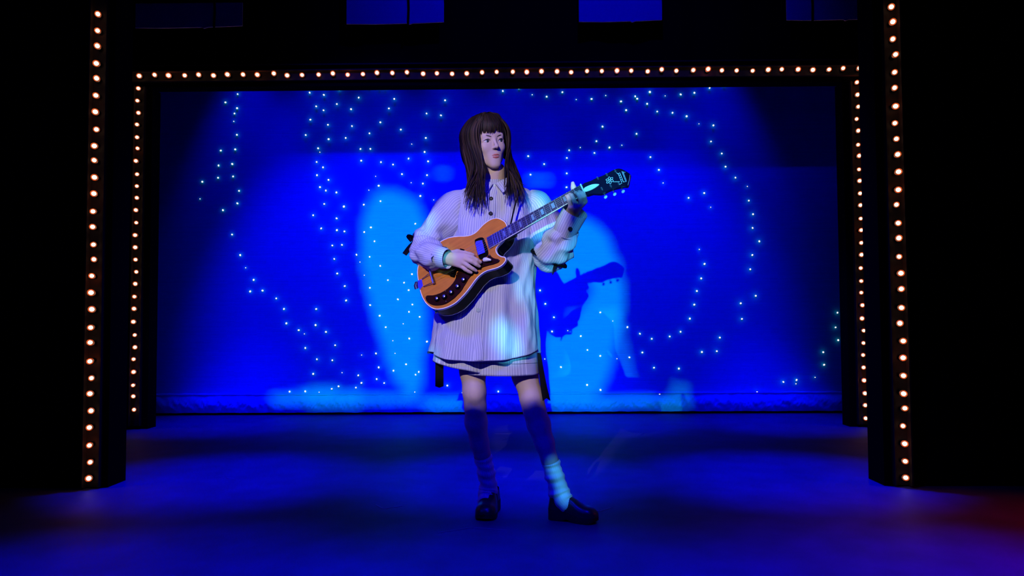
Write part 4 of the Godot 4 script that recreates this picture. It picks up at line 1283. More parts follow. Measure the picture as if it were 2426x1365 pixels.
	for p in [Vector3(0.0632, 1.2157, 0.1097), Vector3(0.0718, 1.2579, 0.0900), Vector3(0.0893, 1.3332, 0.0750), Vector3(0.1070, 1.3847, 0.0600), Vector3(0.105, 1.462, -0.04), Vector3(0.09, 1.445, -0.13), Vector3(0.02, 1.30, -0.215), Vector3(-0.12, 1.08, -0.225), Vector3(-0.22, 0.96, -0.16), Vector3(-0.265, 0.91, -0.03), Vector3(-0.2372, 0.8859, 0.0871)]:
		sp.append(inv * p)
	var path := smooth_path(sp, 6)
	var sm2 := MB.new()
	sm2.tube(path, ramp([0.0045, 0.0045], path.size()), 8, ramp([0.0018, 0.0018], path.size()))
	part("strap", sm2, M.ribbon, t, "thin dark shoulder strap")


# ------------------------------------------------------------------ the performer
var head := Transform3D(Vector3(0.8800, 0.1386, -0.4542), Vector3(-0.0824, 0.9865, 0.1415), Vector3(0.4677, -0.0872, 0.8796), Vector3(-0.0354, 1.5985, -0.0404))


func hl(x: float, y: float, z: float) -> Vector3:
	return head * Vector3(x, y, z)


func skin_tint(_p: Vector3) -> Color:
	return Color(0.56, 0.40, 0.36)


func face_tint(_p: Vector3) -> Color:
	return Color(0.60, 0.44, 0.40)


func build_person() -> void:
	var t := thing("person", "standing person in a pinstriped shirt, shorts and black clogs, playing a guitar", "person", Vector3(0.0395, 0.0000, -0.1989))
	var inv := Transform3D(Basis(), -t.position)
	build_body(t)
	build_hair(t)
	build_shirt(t)
	build_shorts(t)
	build_feet(t)
	for k in t.get_children():
		k.transform = inv * k.transform


func build_body(t: Node3D) -> void:
	var mb := MB.new()
	# trunk, limbs and legs
	var f := Field.new(Vector3(-0.42, 0.06, -0.30), Vector3(0.46, 1.52, 0.22), 0.010)
	f.bone(Vector3(-0.035, 1.34, -0.085), Vector3(-0.04, 1.10, -0.09), 0.088, 0.085, 0.05)
	f.bone(Vector3(-0.0948, 1.3556, -0.0850), Vector3(0.1029, 1.3542, -0.0850), 0.040, 0.040, 0.04)
	f.bone(Vector3(-0.04, 1.08, -0.09), Vector3(-0.0185, 0.7740, -0.0900), 0.085, 0.098, 0.05)
	f.bone(Vector3(-0.0027, 1.4122, -0.0750), Vector3(-0.0018, 1.4920, -0.0600), 0.050, 0.045, 0.025)
	f.chain([Vector3(-0.1088, 0.7746, -0.0800), Vector3(-0.0989, 0.6313, -0.0600), Vector3(-0.0910, 0.5431, -0.0450), Vector3(-0.0885, 0.4845, -0.0600), Vector3(-0.0872, 0.4120, -0.0950), Vector3(-0.0752, 0.3155, -0.1350), Vector3(-0.0634, 0.2651, -0.1520), Vector3(-0.0568, 0.2260, -0.1660), Vector3(-0.0404, 0.1002, -0.2050)], [0.078, 0.0535, 0.0475, 0.0440, 0.0465, 0.0395, 0.0330, 0.024, 0.022], 0.02)
	f.lump(Transform3D(Basis(), Vector3(-0.0852, 0.5431, -0.0080)), Vector3(0.022, 0.030, 0.014), 0.03)
	f.chain([Vector3(0.0816, 0.7735, -0.0900), Vector3(0.1243, 0.6112, -0.0780), Vector3(0.1523, 0.5145, -0.0550), Vector3(0.1629, 0.4657, -0.0600), Vector3(0.1808, 0.4048, -0.0750), Vector3(0.2055, 0.3238, -0.0780), Vector3(0.2266, 0.2527, -0.0760), Vector3(0.2373, 0.2198, -0.0800), Vector3(0.2676, 0.1160, -0.0900)], [0.075, 0.0535, 0.0485, 0.0455, 0.0480, 0.0405, 0.0330, 0.024, 0.022], 0.02)
	f.lump(Transform3D(Basis(), Vector3(0.1518, 0.5130, -0.0180)), Vector3(0.022, 0.030, 0.014), 0.03)
	# arms inside the sleeves
	f.chain([Vector3(-0.1494, 1.3478, -0.0800), Vector3(-0.2505, 1.2366, -0.0500), Vector3(-0.3177, 1.1373, -0.0100), Vector3(-0.2425, 1.1063, 0.1000)], [0.040, 0.038, 0.034, 0.026], 0.02)
	f.chain([Vector3(0.1540, 1.3458, -0.0800), Vector3(0.2017, 1.2337, -0.0500), Vector3(0.2265, 1.1126, -0.0100), Vector3(0.2758, 1.1917, 0.0800)], [0.040, 0.038, 0.034, 0.026], 0.02)
	f.into(mb, skin_tint)
	build_head_skin(mb)
	build_hands(mb)
	part("body", mb, M.skin, t, "fair skin of face, hands and legs")
	build_eyes(t)


func build_head_skin(mb: MB) -> void:
	var c := head.origin
	var f := Field.new(c - Vector3(0.115, 0.185, 0.125), c + Vector3(0.125, 0.150, 0.130), 0.0026)
	var b := head.basis
	f.lump(Transform3D(b, hl(0, 0.045, -0.012)), Vector3(0.072, 0.086, 0.091), 0.02)
	f.lump(Transform3D(b, hl(0, -0.014, 0.020)), Vector3(0.0605, 0.080, 0.0590), 0.02)
	for s in [-1.0, 1.0]:
		f.bone(hl(s * 0.050, -0.042, 0.010), hl(s * 0.013, -0.086, 0.061), 0.016, 0.013, 0.024)
		f.lump(Transform3D(b, hl(s * 0.036, -0.013, 0.054)), Vector3(0.018, 0.018, 0.018), 0.028)
	f.lump(Transform3D(b, hl(0, -0.087, 0.063)), Vector3(0.016, 0.013, 0.0145), 0.016)
	f.lump(Transform3D(b, hl(0, -0.055, 0.060)), Vector3(0.028, 0.024, 0.020), 0.022)
	f.bone(hl(-0.036, 0.031, 0.062), hl(0.036, 0.031, 0.062), 0.0125, 0.0125, 0.02)
	for s in [-1.0, 1.0]:
		f.lump(Transform3D(b, hl(s * 0.032, 0.011, 0.092)), Vector3(0.0185, 0.0120, 0.0165), 0.012, true)
	f.bone(hl(0, 0.024, 0.073), hl(0, -0.013, 0.0955), 0.0058, 0.0068, 0.010)
	f.lump(Transform3D(b, hl(0, -0.0155, 0.0962)), Vector3(0.0080, 0.0068, 0.0078), 0.007)
	for s in [-1.0, 1.0]:
		f.lump(Transform3D(b, hl(s * 0.0092, -0.0192, 0.0865)), Vector3(0.0052, 0.0052, 0.0078), 0.007)
		f.lump(Transform3D(b, hl(s * 0.0055, -0.0250, 0.0915)), Vector3(0.0028, 0.0024, 0.0042), 0.003, true)
		# lids over and under each eye
		f.chain([hl(s * 0.0155, 0.0090, 0.0735), hl(s * 0.023, 0.0185, 0.0768), hl(s * 0.034, 0.0205, 0.0758), hl(s * 0.0485, 0.0120, 0.0660)], [0.0026, 0.0030, 0.0032, 0.0026], 0.005)
		f.chain([hl(s * 0.0165, 0.0075, 0.0735), hl(s * 0.025, 0.0010, 0.0750), hl(s * 0.036, 0.0006, 0.0730), hl(s * 0.0485, 0.0100, 0.0660)], [0.0022, 0.0024, 0.0024, 0.0022], 0.005)
		# ears under the hair
		f.lump(Transform3D(b, hl(s * 0.070, 0.004, -0.012)), Vector3(0.008, 0.030, 0.018), 0.008)
	# neck
	f.bone(hl(0, -0.030, -0.020), Vector3(-0.0042, 1.4444, -0.0700), 0.046, 0.047, 0.02)
	f.into(mb, face_tint)


func build_hands(mb: MB) -> void:
	# strumming hand, resting over the pickguard
	var a := Vector3(-0.1519, 1.0879, 0.1514)
	var f := Field.new(a - Vector3(0.10, 0.075, 0.085), a + Vector3(0.125, 0.075, 0.085), 0.0026)
	var wrist := Vector3(-0.1941, 1.1030, 0.1364)
	f.chain([Vector3(-0.2293, 1.1109, 0.1263), wrist, Vector3(-0.1655, 1.1000, 0.1501)], [0.026, 0.0235, 0.022], 0.015)
	var heads := [Vector3(-0.1151, 1.1093, 0.1667), Vector3(-0.1155, 1.0945, 0.1726), Vector3(-0.1225, 1.0804, 0.1703), Vector3(-0.1340, 1.0674, 0.1637)]
	var base := [Vector3(-0.1695, 1.1107, 0.1439), Vector3(-0.1709, 1.1019, 0.1475), Vector3(-0.1726, 1.0935, 0.1475), Vector3(-0.1744, 1.0851, 0.1463)]
	for k in 4:
		f.bone(base[k], heads[k], 0.0155, 0.0105, 0.010)
	f.chain([heads[0], Vector3(-0.0839, 1.0987, 0.1807), Vector3(-0.0655, 1.0878, 0.1788), Vector3(-0.0525, 1.0799, 0.1717)], [0.0098, 0.0085, 0.0078, 0.0068], 0.003)
	f.chain([heads[1], Vector3(-0.0854, 1.0817, 0.1836), Vector3(-0.0680, 1.0708, 0.1814), Vector3(-0.0567, 1.0638, 0.1734)], [0.0098, 0.0086, 0.0078, 0.0068], 0.003)
	f.chain([heads[2], Vector3(-0.0974, 1.0635, 0.1808), Vector3(-0.0816, 1.0534, 0.1788), Vector3(-0.0702, 1.0470, 0.1729)], [0.0094, 0.0082, 0.0074, 0.0066], 0.003)
	f.chain([heads[3], Vector3(-0.1123, 1.0515, 0.1726), Vector3(-0.0989, 1.0434, 0.1713), Vector3(-0.0891, 1.0391, 0.1675)], [0.0086, 0.0074, 0.0067, 0.0060], 0.003)
	f.chain([Vector3(-0.1769, 1.1131, 0.1371), Vector3(-0.1462, 1.1205, 0.1381), Vector3(-0.1152, 1.1173, 0.1428), Vector3(-0.0964, 1.1137, 0.1442), Vector3(-0.0836, 1.1119, 0.1439)], [0.017, 0.0145, 0.0105, 0.0092, 0.0074], 0.006)
	f.into(mb, skin_tint)
	# fretting hand, wrapped round the neck below the nut
	var c := Vector3(0.3250, 1.3182, 0.1830)
	var g := Field.new(c - Vector3(0.085, 0.105, 0.11), c + Vector3(0.085, 0.105, 0.10), 0.0026)
	g.chain([Vector3(0.3012, 1.2416, 0.1239), Vector3(0.3104, 1.2664, 0.1436), Vector3(0.3181, 1.2847, 0.1581)], [0.024, 0.0235, 0.024], 0.015)
	var knuck := [Vector3(0.3623, 1.3141, 0.2182), Vector3(0.3460, 1.2983, 0.2242), Vector3(0.3255, 1.2923, 0.2209), Vector3(0.3063, 1.2948, 0.2108)]
	var root := [Vector3(0.3289, 1.2877, 0.1723), Vector3(0.3222, 1.2846, 0.1709), Vector3(0.3156, 1.2832, 0.1689), Vector3(0.3076, 1.2840, 0.1634)]
	for k in 4:
		g.bone(root[k], knuck[k], 0.0155, 0.0108, 0.010)
	g.chain([knuck[0], Vector3(0.3570, 1.3299, 0.2445), Vector3(0.3510, 1.3426, 0.2380), Vector3(0.3408, 1.3512, 0.2219)], [0.0098, 0.0088, 0.0080, 0.0070], 0.003)
	g.chain([knuck[1], Vector3(0.3421, 1.3234, 0.2445), Vector3(0.3347, 1.3399, 0.2352), Vector3(0.3262, 1.3487, 0.2173)], [0.0098, 0.0088, 0.0080, 0.0070], 0.003)
	g.chain([knuck[2], Vector3(0.3155, 1.3215, 0.2365), Vector3(0.3089, 1.3364, 0.2268), Vector3(0.3025, 1.3434, 0.2104)], [0.0096, 0.0086, 0.0078, 0.0068], 0.003)
	g.chain([knuck[3], Vector3(0.2988, 1.3182, 0.2270), Vector3(0.2944, 1.3310, 0.2199), Vector3(0.2894, 1.3374, 0.2064)], [0.0088, 0.0078, 0.0070, 0.0062], 0.003)
	g.chain([Vector3(0.3183, 1.2820, 0.1536), Vector3(0.3278, 1.3209, 0.1440), Vector3(0.3266, 1.3590, 0.1409), Vector3(0.3228, 1.3836, 0.1379), Vector3(0.3205, 1.4002, 0.1360)], [0.018, 0.0155, 0.0112, 0.0100, 0.0078], 0.008)
	g.into(mb, skin_tint)


func build_eyes(t: Node3D) -> void:
	# lips: a cupid's bow above a fuller lower lip, closed
	var up := MB.new()
	var pu := smooth_path([hl(-0.0275, -0.0535, 0.0690), hl(-0.0140, -0.0500, 0.0785), hl(-0.0042, -0.0475, 0.0822), hl(0.0, -0.0486, 0.0824), hl(0.0042, -0.0475, 0.0822), hl(0.0140, -0.0500, 0.0785), hl(0.0275, -0.0535, 0.0690)], 4)
	up.tube(pu, ramp([0.0008, 0.0030, 0.0040, 0.0038, 0.0040, 0.0030, 0.0008], pu.size()), 8, ramp([0.0008, 0.0030, 0.0036, 0.0034, 0.0036, 0.0030, 0.0008], pu.size()), Color.WHITE, true, head.basis.y)
	var lip := part("lips", up, M.lips, t, "coral red lips")
	var lo := MB.new()
	var pl := smooth_path([hl(-0.0255, -0.0545, 0.0700), hl(-0.0115, -0.0575, 0.0788), hl(0.0, -0.0587, 0.0812), hl(0.0115, -0.0575, 0.0788), hl(0.0255, -0.0545, 0.0700)], 4)
	lo.tube(pl, ramp([0.0008, 0.0042, 0.0052, 0.0042, 0.0008], pl.size()), 8, ramp([0.0008, 0.0032, 0.0042, 0.0032, 0.0008], pl.size()), Color.WHITE, true, head.basis.y)
	part("lower_lip", lo, M.lips, lip)
	for s in [-1.0, 1.0]:
		var e := MB.new()
		e.ball(hl(s * 0.0322, 0.0098, 0.0655), Vector3(0.0165, 0.0098, 0.0105), head.basis * Basis(Vector3.UP, s * 0.22), 10, 16)
		var eye := part("eye", e, M.eye_white, t)
		var look := hl(s * 0.0322 + 0.0022, 0.0104, 0.0745)
		var i := MB.new()
		i.ball(look, Vector3(0.0064, 0.0066, 0.0026), head.basis * Basis(Vector3.UP, s * 0.2), 6, 14)
		var iris := part("iris", i, M.iris, eye)
		var pu2 := MB.new()
		pu2.ball(look + head.basis.z * 0.0020, Vector3(0.0030, 0.0031, 0.0010), head.basis, 5, 10)
		part("pupil", pu2, M.brow, eye)
		var l := MB.new()
		l.tube(smooth_path([hl(s * 0.0160, 0.0092, 0.0755), hl(s * 0.024, 0.0168, 0.0798), hl(s * 0.034, 0.0182, 0.0788), hl(s * 0.0500, 0.0108, 0.0685)], 4), ramp([0.0005, 0.0012, 0.0015, 0.0006], 13), 6)
		part("lash_line", l, M.brow, eye)
		var b := MB.new()
		b.tube(smooth_path([hl(s * 0.0120, 0.0262, 0.0800), hl(s * 0.025, 0.0315, 0.0795), hl(s * 0.038, 0.0328, 0.0745), hl(s * 0.0500, 0.0285, 0.0665)], 4), ramp([0.0016, 0.0023, 0.0019, 0.0008], 13), 6)
		part("eyebrow", b, M.brow, t)


func lock(mb: MB, pts: Array, w: float, thick: float, shade: float) -> void:
	var path := smooth_path(pts, 5)
	var col := Color(0.011, 0.0065, 0.006).lerp(Color(0.075, 0.041, 0.030), shade)
	mb.tube(path, ramp([w * 0.3, w, w, w * 0.75, w * 0.15], path.size()), 6, ramp([thick * 0.4, thick, thick, thick * 0.8, thick * 0.2], path.size()), col, false, Vector3(0.9, 0.1, 0.3))


func build_hair(t: Node3D) -> void:
	var mb := MB.new()
	var r := RandomNumberGenerator.new()
	r.seed = 31
	# scalp cap
	var rows := []
	for k in 15:
		var row := PackedVector3Array()
		for j in 40:
			var az := TAU * j / 40.0
			var front := 0.5 + 0.5 * cos(az)
			var most := lerpf(2.45, 1.05, smoothstep(0.42, 0.86, front))
			var th := maxf(most * k / 14.0, 0.02)
			row.append(head * (Vector3(0, 0.036, -0.016) + Vector3(sin(th) * sin(az) * 0.0865, cos(th) * 0.1030, sin(th) * cos(az) * 0.1060)))
		rows.append(row)
	mb.sheet(rows, true, [], Vector3.ZERO, false, false, Color(0.012, 0.0075, 0.007))
	# hanging back hair, left and right falls
	for s in [-1.0, 1.0]:
		for k in 150:
			var q := k / 149.0
			var j := r.randf_range(-1.0, 1.0)
			var zed := lerpf(0.060, -0.085, q) + r.randf_range(-0.008, 0.008)
			var wide := 0.0885 * sqrt(maxf(0.05, 1.0 - pow((zed + 0.016) / 0.112, 2.0)))
			var out := r.randf_range(-0.001, 0.008)
			wide *= 0.955 if s < 0.0 else 1.05
			var pts := [hl(s * 0.004 + s * r.randf_range(0.0, 0.010), 0.1365, zed * 0.5 + 0.005), hl(s * (wide * 0.60), 0.1175, zed * 0.82), hl(s * (wide + 0.004 + out), 0.066, zed), hl(s * (wide + 0.007 + out), 0.004, zed)]
			var deep := lerpf(0.075, -0.10, smoothstep(0.15, 1.0, q)) + r.randf_range(-0.012, 0.012)
			var u := r.randf()
			if s < 0.0:
				var x0 := lerpf(-0.044, -0.113, minf(1.0, q * 1.5)) + j * 0.0106
				var x1 := lerpf(-0.032, -0.1275, u) + j * 0.0053
				pts.append(Vector3(x0, 1.481 - j * 0.014, deep * 0.55 + 0.01))
				pts.append(Vector3(lerpf(x0, x1, 0.6), 1.394 - j * 0.014, deep * 0.9 + 0.02))
				pts.append(Vector3(x1, r.randf_range(1.288, 1.350) + 0.032 * absf(u - 0.45), deep + 0.02))
			else:
				var x0 := lerpf(0.051, 0.092, minf(1.0, q * 1.5)) + j * 0.007
				var x1 := lerpf(0.037, 0.131, u) + j * 0.0053
				pts.append(Vector3(x0, 1.495 - j * 0.014, deep * 0.55))
				pts.append(Vector3(lerpf(x0, x1, 0.6), 1.423 - j * 0.014, deep * 0.9 + 0.015))
				pts.append(Vector3(x1, r.randf_range(1.315, 1.393) + 0.018 * absf(u - 0.5), deep + 0.02))
			lock(mb, pts, r.randf_range(0.0026, 0.0058), r.randf_range(0.0016, 0.0028), pow(r.randf(), 2.2))
	# hair down the nape
	for k in 26:
		var q := k / 25.0 * 2.0 - 1.0
		lock(mb, [hl(q * 0.03, 0.13, -0.05), hl(q * 0.06, 0.05, -0.112), hl(q * 0.065, -0.05, -0.10), Vector3(-0.007 + q * 0.085, 1.481, -0.15), Vector3(-0.007 + q * 0.0975, 1.395 + r.randf_range(-0.027, 0.027), -0.19)], 0.010, 0.004, r.randf() * 0.5)
	# fringe
	for k in 64:
		var x0 := lerpf(-0.068, 0.067, k / 63.0) + r.randf_range(-0.002, 0.002)
		var e := absf(x0) / 0.068
		var end := lerpf(0.0425, 0.000, smoothstep(0.66, 1.0, e)) + r.randf_range(-0.006, 0.007)
		if absf(x0 - 0.018) < 0.016:
			end += r.randf_range(0.0, 0.018)
		var zf := 0.0845 - 0.045 * e * e
		lock(mb, [hl(x0 * 0.25, 0.1375, 0.008), hl(x0 * 0.62, 0.1240, 0.050), hl(x0 * 0.9, 0.092, 0.083 - 0.035 * e * e), hl(x0 * 1.02, (end + 0.092) * 0.5, zf + 0.006), hl(x0 * 1.03, end, zf + 0.002)], r.randf_range(0.0026, 0.0044), 0.0018, 0.05 + 0.5 * pow(r.randf(), 2.0))
	# loose strands crossing the cheeks
	for w in [[-0.062, -0.0443, 1.511], [-0.060, -0.0354, 1.501], [-0.064, -0.0513, 1.520], [0.066, 0.0567, 1.531], [0.067, 0.0532, 1.510]]:
		lock(mb, [hl(w[0] * 0.6, 0.11, 0.07), hl(w[0], 0.05, 0.056), hl(w[0] * 1.03, 0.0, 0.056), hl(w[0] * 0.99, -0.035, 0.052), Vector3(w[1], w[2], 0.035)], 0.0028, 0.0016, 0.3)
	part("hair", mb, M.hair, t, "long dark brown hair with a fringe")


var crease := creases()


func creases() -> FastNoiseLite:
	var n := FastNoiseLite.new()
	n.seed = 77
	n.frequency = 0.22
	n.fractal_octaves = 2
	return n


# ---- shirt: a loose A-line body given as widths and depths at several heights
var shirt_rows := [
	[Vector3(-0.0428, 1.4492, -0.0750), Vector3(0.0340, 1.4487, -0.0750), 0.048, 0.050], [Vector3(-0.0833, 1.4339, -0.0800), Vector3(0.0759, 1.4327, -0.0800), 0.066, 0.064],
	[Vector3(-0.1401, 1.4177, -0.0800), Vector3(0.1361, 1.4157, -0.0800), 0.079, 0.076], [Vector3(-0.1713, 1.3940, -0.0800), Vector3(0.1725, 1.3916, -0.0800), 0.094, 0.090],
	[Vector3(-0.1842, 1.3444, -0.0800), Vector3(0.1941, 1.3418, -0.0800), 0.108, 0.104], [Vector3(-0.1862, 1.2673, -0.0800), Vector3(0.1936, 1.2648, -0.0800), 0.116, 0.112],
	[Vector3(-0.1900, 1.1757, -0.0800), Vector3(0.1857, 1.1734, -0.0800), 0.120, 0.116], [Vector3(-0.2047, 1.0661, -0.0800), Vector3(0.1687, 1.0639, -0.0800), 0.124, 0.120],
	[Vector3(-0.2322, 0.9568, -0.0800), Vector3(0.1698, 0.9547, -0.0800), 0.132, 0.126], [Vector3(-0.2541, 0.8751, -0.0800), Vector3(0.1766, 0.8729, -0.0800), 0.140, 0.132],
	[Vector3(-0.2687, 0.7935, -0.0800), Vector3(0.1815, 0.7914, -0.0800), 0.148, 0.138], [Vector3(-0.2797, 0.7211, -0.0800), Vector3(0.1847, 0.7190, -0.0800), 0.154, 0.142],
	[Vector3(-0.2870, 0.6668, -0.0800), Vector3(0.1880, 0.6648, -0.0800), 0.158, 0.146]]


func shirt_at(a: float, y: float, lift := 0.0) -> Vector3:
	var k := 0
	while k < shirt_rows.size() - 2 and y < shirt_rows[k + 1][0].y:
		k += 1
	var p = shirt_rows[k]
	var q = shirt_rows[k + 1]
	var f := clampf((p[0].y - y) / (p[0].y - q[0].y), 0.0, 1.0)
	var l := lerpf(p[0].x, q[0].x, f)
	var r := lerpf(p[1].x, q[1].x, f)
	var b := lerpf(p[2], q[2], f) if cos(a) > 0.0 else lerpf(p[3], q[3], f)
	var down := smoothstep(1.25, 0.72, y)
	var drop := smoothstep(1.42, 1.30, y)
	var fold := down * (0.0085 * sin(a * 7.0 + 0.9) + 0.0050 * sin(a * 13.0 + 2.0 + y * 2.0) + 0.010 * exp(-pow((a - 0.30) / 0.10, 2.0)) - 0.013 * exp(-pow((a - 0.10) / 0.085, 2.0)))
	fold += drop * (0.0040 * sin(a * 9.0 + y * 22.0) + 0.0030 * sin(a * 17.0 - y * 31.0)) * (1.0 - 0.6 * down)
	fold += drop * (0.0060 * crease.get_noise_3d(a * 9.0, y * 26.0 - a * 6.0, 0.0) + 0.0035 * crease.get_noise_3d(a * 24.0, y * 40.0 + a * 14.0, 9.0))
	var d := fold + lift
	var e := lerpf(1.0, 0.88, down)
	return Vector3((l + r) * 0.5 + signf(sin(a)) * pow(absf(sin(a)), e) * ((r - l) * 0.5 + d), y, -0.08 + signf(cos(a)) * pow(absf(cos(a)), e) * (b + d))


func shirt_front(x: float, y: float, lift: float) -> Vector3:
	var l := shirt_at(-PI / 2, y)
	var r := shirt_at(PI / 2, y)
	var e := lerpf(1.0, 0.88, smoothstep(1.25, 0.72, y))
	var f := clampf((x - (l.x + r.x) * 0.5) / ((r.x - l.x) * 0.5), -0.99, 0.99)
	return shirt_at(asin(signf(f) * pow(absf(f), 1.0 / e)), y, lift)


func placket_x(y: float) -> float:
	var pts := [Vector3(-0.0028, 1.4244, 0.0200), Vector3(-0.0133, 1.3586, 0.0300), Vector3(-0.0202, 1.2916, 0.0400), Vector3(-0.0383, 1.1628, 0.0400), Vector3(-0.0542, 1.0570, 0.0450), Vector3(-0.0682, 0.9693, 0.0500), Vector3(-0.0748, 0.8819, 0.0600), Vector3(-0.0780, 0.7780, 0.0700), Vector3(-0.0766, 0.6813, 0.0700)]
	for k in pts.size() - 1:
		if y >= pts[k + 1].y or k == pts.size() - 2:
			return lerpf(pts[k].x, pts[k + 1].x, clampf((pts[k].y - y) / (pts[k].y - pts[k + 1].y), 0.0, 1.0))
	return 0.0


func build_shirt(t: Node3D) -> void:
	var rows := []
	var uvs := []
	var top: float = shirt_rows[0][0].y
	for r in 64:
		var row := PackedVector3Array()
		var uv := PackedVector2Array()
		for j in 145:
			var a := TAU * j / 144.0 - PI
			var c := cos(a)
			var hem := 0.6825 + 0.040 * pow(absf(sin(a)), 2.6) + 0.006 * sin(a)
			if c < 0.0:
				hem = 0.6737 + 0.034 * pow(absf(sin(a)), 2.6)
			var y := lerpf(top, hem, r / 63.0)
			if j < 144:
				row.append(shirt_at(a, y))
			uv.append(Vector2(a / TAU * 1.21, y))
		rows.append(row)
		uvs.append(uv)
	var mb := MB.new()
	mb.sheet(rows, true, uvs)
	var shirt := part("shirt", mb, M.shirt, t, "oversized pale blue shirt with white pinstripes")
	# hem fold: a thin roll along the bottom edge
	var hemp := PackedVector3Array()
	for p in rows[63]:
		hemp.append(p)
	hemp.append(rows[63][0])
	var hm := MB.new()
	hm.tube(hemp, ramp([0.0016, 0.0016], hemp.size()), 5)
	part("hem", hm, M.seam, shirt)
	# placket and its edge seam
	var pr := []
	var pu := []
	for k in 60:
		var y := lerpf(1.4280, 0.6860, k / 59.0)
		var x := placket_x(y)
		var w := 0.017
		pr.append(PackedVector3Array([shirt_front(x - w, y, 0.0004), shirt_front(x - w, y, 0.003), shirt_front(x, y, 0.0034), shirt_front(x + w, y, 0.003), shirt_front(x + w, y, 0.0004)]))
		pu.append(PackedVector2Array([Vector2(-w, y), Vector2(-w, y), Vector2(0, y), Vector2(w, y), Vector2(w, y)]))
	var pm := MB.new()
	pm.sheet(pr, false, pu, Vector3.BACK)
	part("placket", pm, M.shirt, shirt)
	# buttons: pale, dark, dark, then a dark and a pale one below the guitar
	for w in [[1.4156, 0], [1.3579, 1], [1.2932, 1], [0.9764, 1], [0.8907, 0]]:
		var y: float = w[0]
		var c := shirt_front(placket_x(y), y, 0.0045)
		var b := MB.new()
		b.lathe([Vector2(0.0078, -0.001), Vector2(0.0086, 0.0008), Vector2(0.0076, 0.0022), Vector2(0.0058, 0.0015)], 18, Transform3D(Basis(Vector3.RIGHT, PI / 2), c))
		var bt := part("button", b, M.button_dark if w[1] else M.button_pale, shirt)
		var h := MB.new()
		for q in [Vector2(-1, -1), Vector2(1, -1), Vector2(-1, 1), Vector2(1, 1)]:
			h.ball(c + Vector3(q.x * 0.0018, q.y * 0.0018, 0.0020), Vector3(0.0008, 0.0008, 0.0006), Basis(), 3, 6)
		part("thread", h, M.seam if w[1] == 0 else M.button_pale, bt)
	# breast pockets with seamed tops
	for s in [-1.0, 1.0]:
		var x0: float = -0.1523 if s < 0.0 else 0.0322
		var x1: float = -0.0525 if s < 0.0 else 0.1311
		var kr := []
		var ku := []
		for k in 9:
			var y := lerpf(1.2935, 1.1577, k / 8.0)
			var row := PackedVector3Array()
			var uv := PackedVector2Array()
			for j in 9:
				var x := lerpf(x0, x1, j / 8.0)
				row.append(shirt_front(x, y, 0.0026 if j > 0 and j < 8 and k > 0 else 0.0004))
				uv.append(Vector2(x + 0.004, y))
			kr.append(row)
			ku.append(uv)
		var km := MB.new()
		km.sheet(kr, false, ku, Vector3.BACK)
		part("pocket", km, M.shirt, shirt)
	# collar stand and two points
	var stand := []
	for k in 3:
		var row := PackedVector3Array()
		for j in 28:
			var a := TAU * j / 28.0
			var mid: Vector3 = Vector3(-0.0043, 1.4260, -0.0700).lerp(Vector3(-0.0021, 1.4579, -0.0640), k / 2.0)
			row.append(mid + Vector3(sin(a) * 0.056, 0.006 * k * -cos(a), cos(a) * 0.056 + 0.002))
		stand.append(row)
	var sm := MB.new()
	sm.sheet(stand, true, grid_uv(3, 29, 0.35, 0.03))
	part("collar_stand", sm, M.shirt, shirt)
	for c in [[Vector3(-0.0594, 1.4584, -0.0450), Vector3(-0.0068, 1.4230, 0.0080), Vector3(-0.0343, 1.3775, 0.0350), Vector3(-0.0804, 1.4160, 0.0000)], [Vector3(0.0529, 1.4594, -0.0450), Vector3(0.0038, 1.4229, 0.0080), Vector3(0.0346, 1.3806, 0.0350), Vector3(0.0767, 1.4167, 0.0000)]]:
		var cr := []
		for k in 9:
			var row := PackedVector3Array()
			for j in 9:
				var q := j / 8.0
				var w := k / 8.0
				var p: Vector3 = c[0].lerp(c[1], q).lerp(c[3].lerp(c[2], q), w)
				p += Vector3(0, 0, 0.016) * sin(PI * q * 0.9 + 0.1) * (1.0 - 0.4 * w)
				row.append(p)
			cr.append(row)
		var cm := MB.new()
		cm.sheet(cr, false, grid_uv(9, 9, 0.06, 0.05), Vector3.BACK)
		part("collar_point", cm, M.shirt, shirt)
		var sp := PackedVector3Array()
		for k in 9:
			sp.append(cr[k][8] + Vector3(0, 0, 0.0004))
		var se := MB.new()
		se.tube(sp, ramp([0.0011, 0.0011], 9), 5)
		part("collar_edge", se, M.seam, shirt)
	build_sleeves(shirt)


func grid_uv(r: int, c: int, w: float, h: float) -> Array:
	var out := []
	for k in r:
		var line := PackedVector2Array()
		for j in c:
			line.append(Vector2(w * j / (c - 1), h * k / (r - 1)))
		out.append(line)
	return out


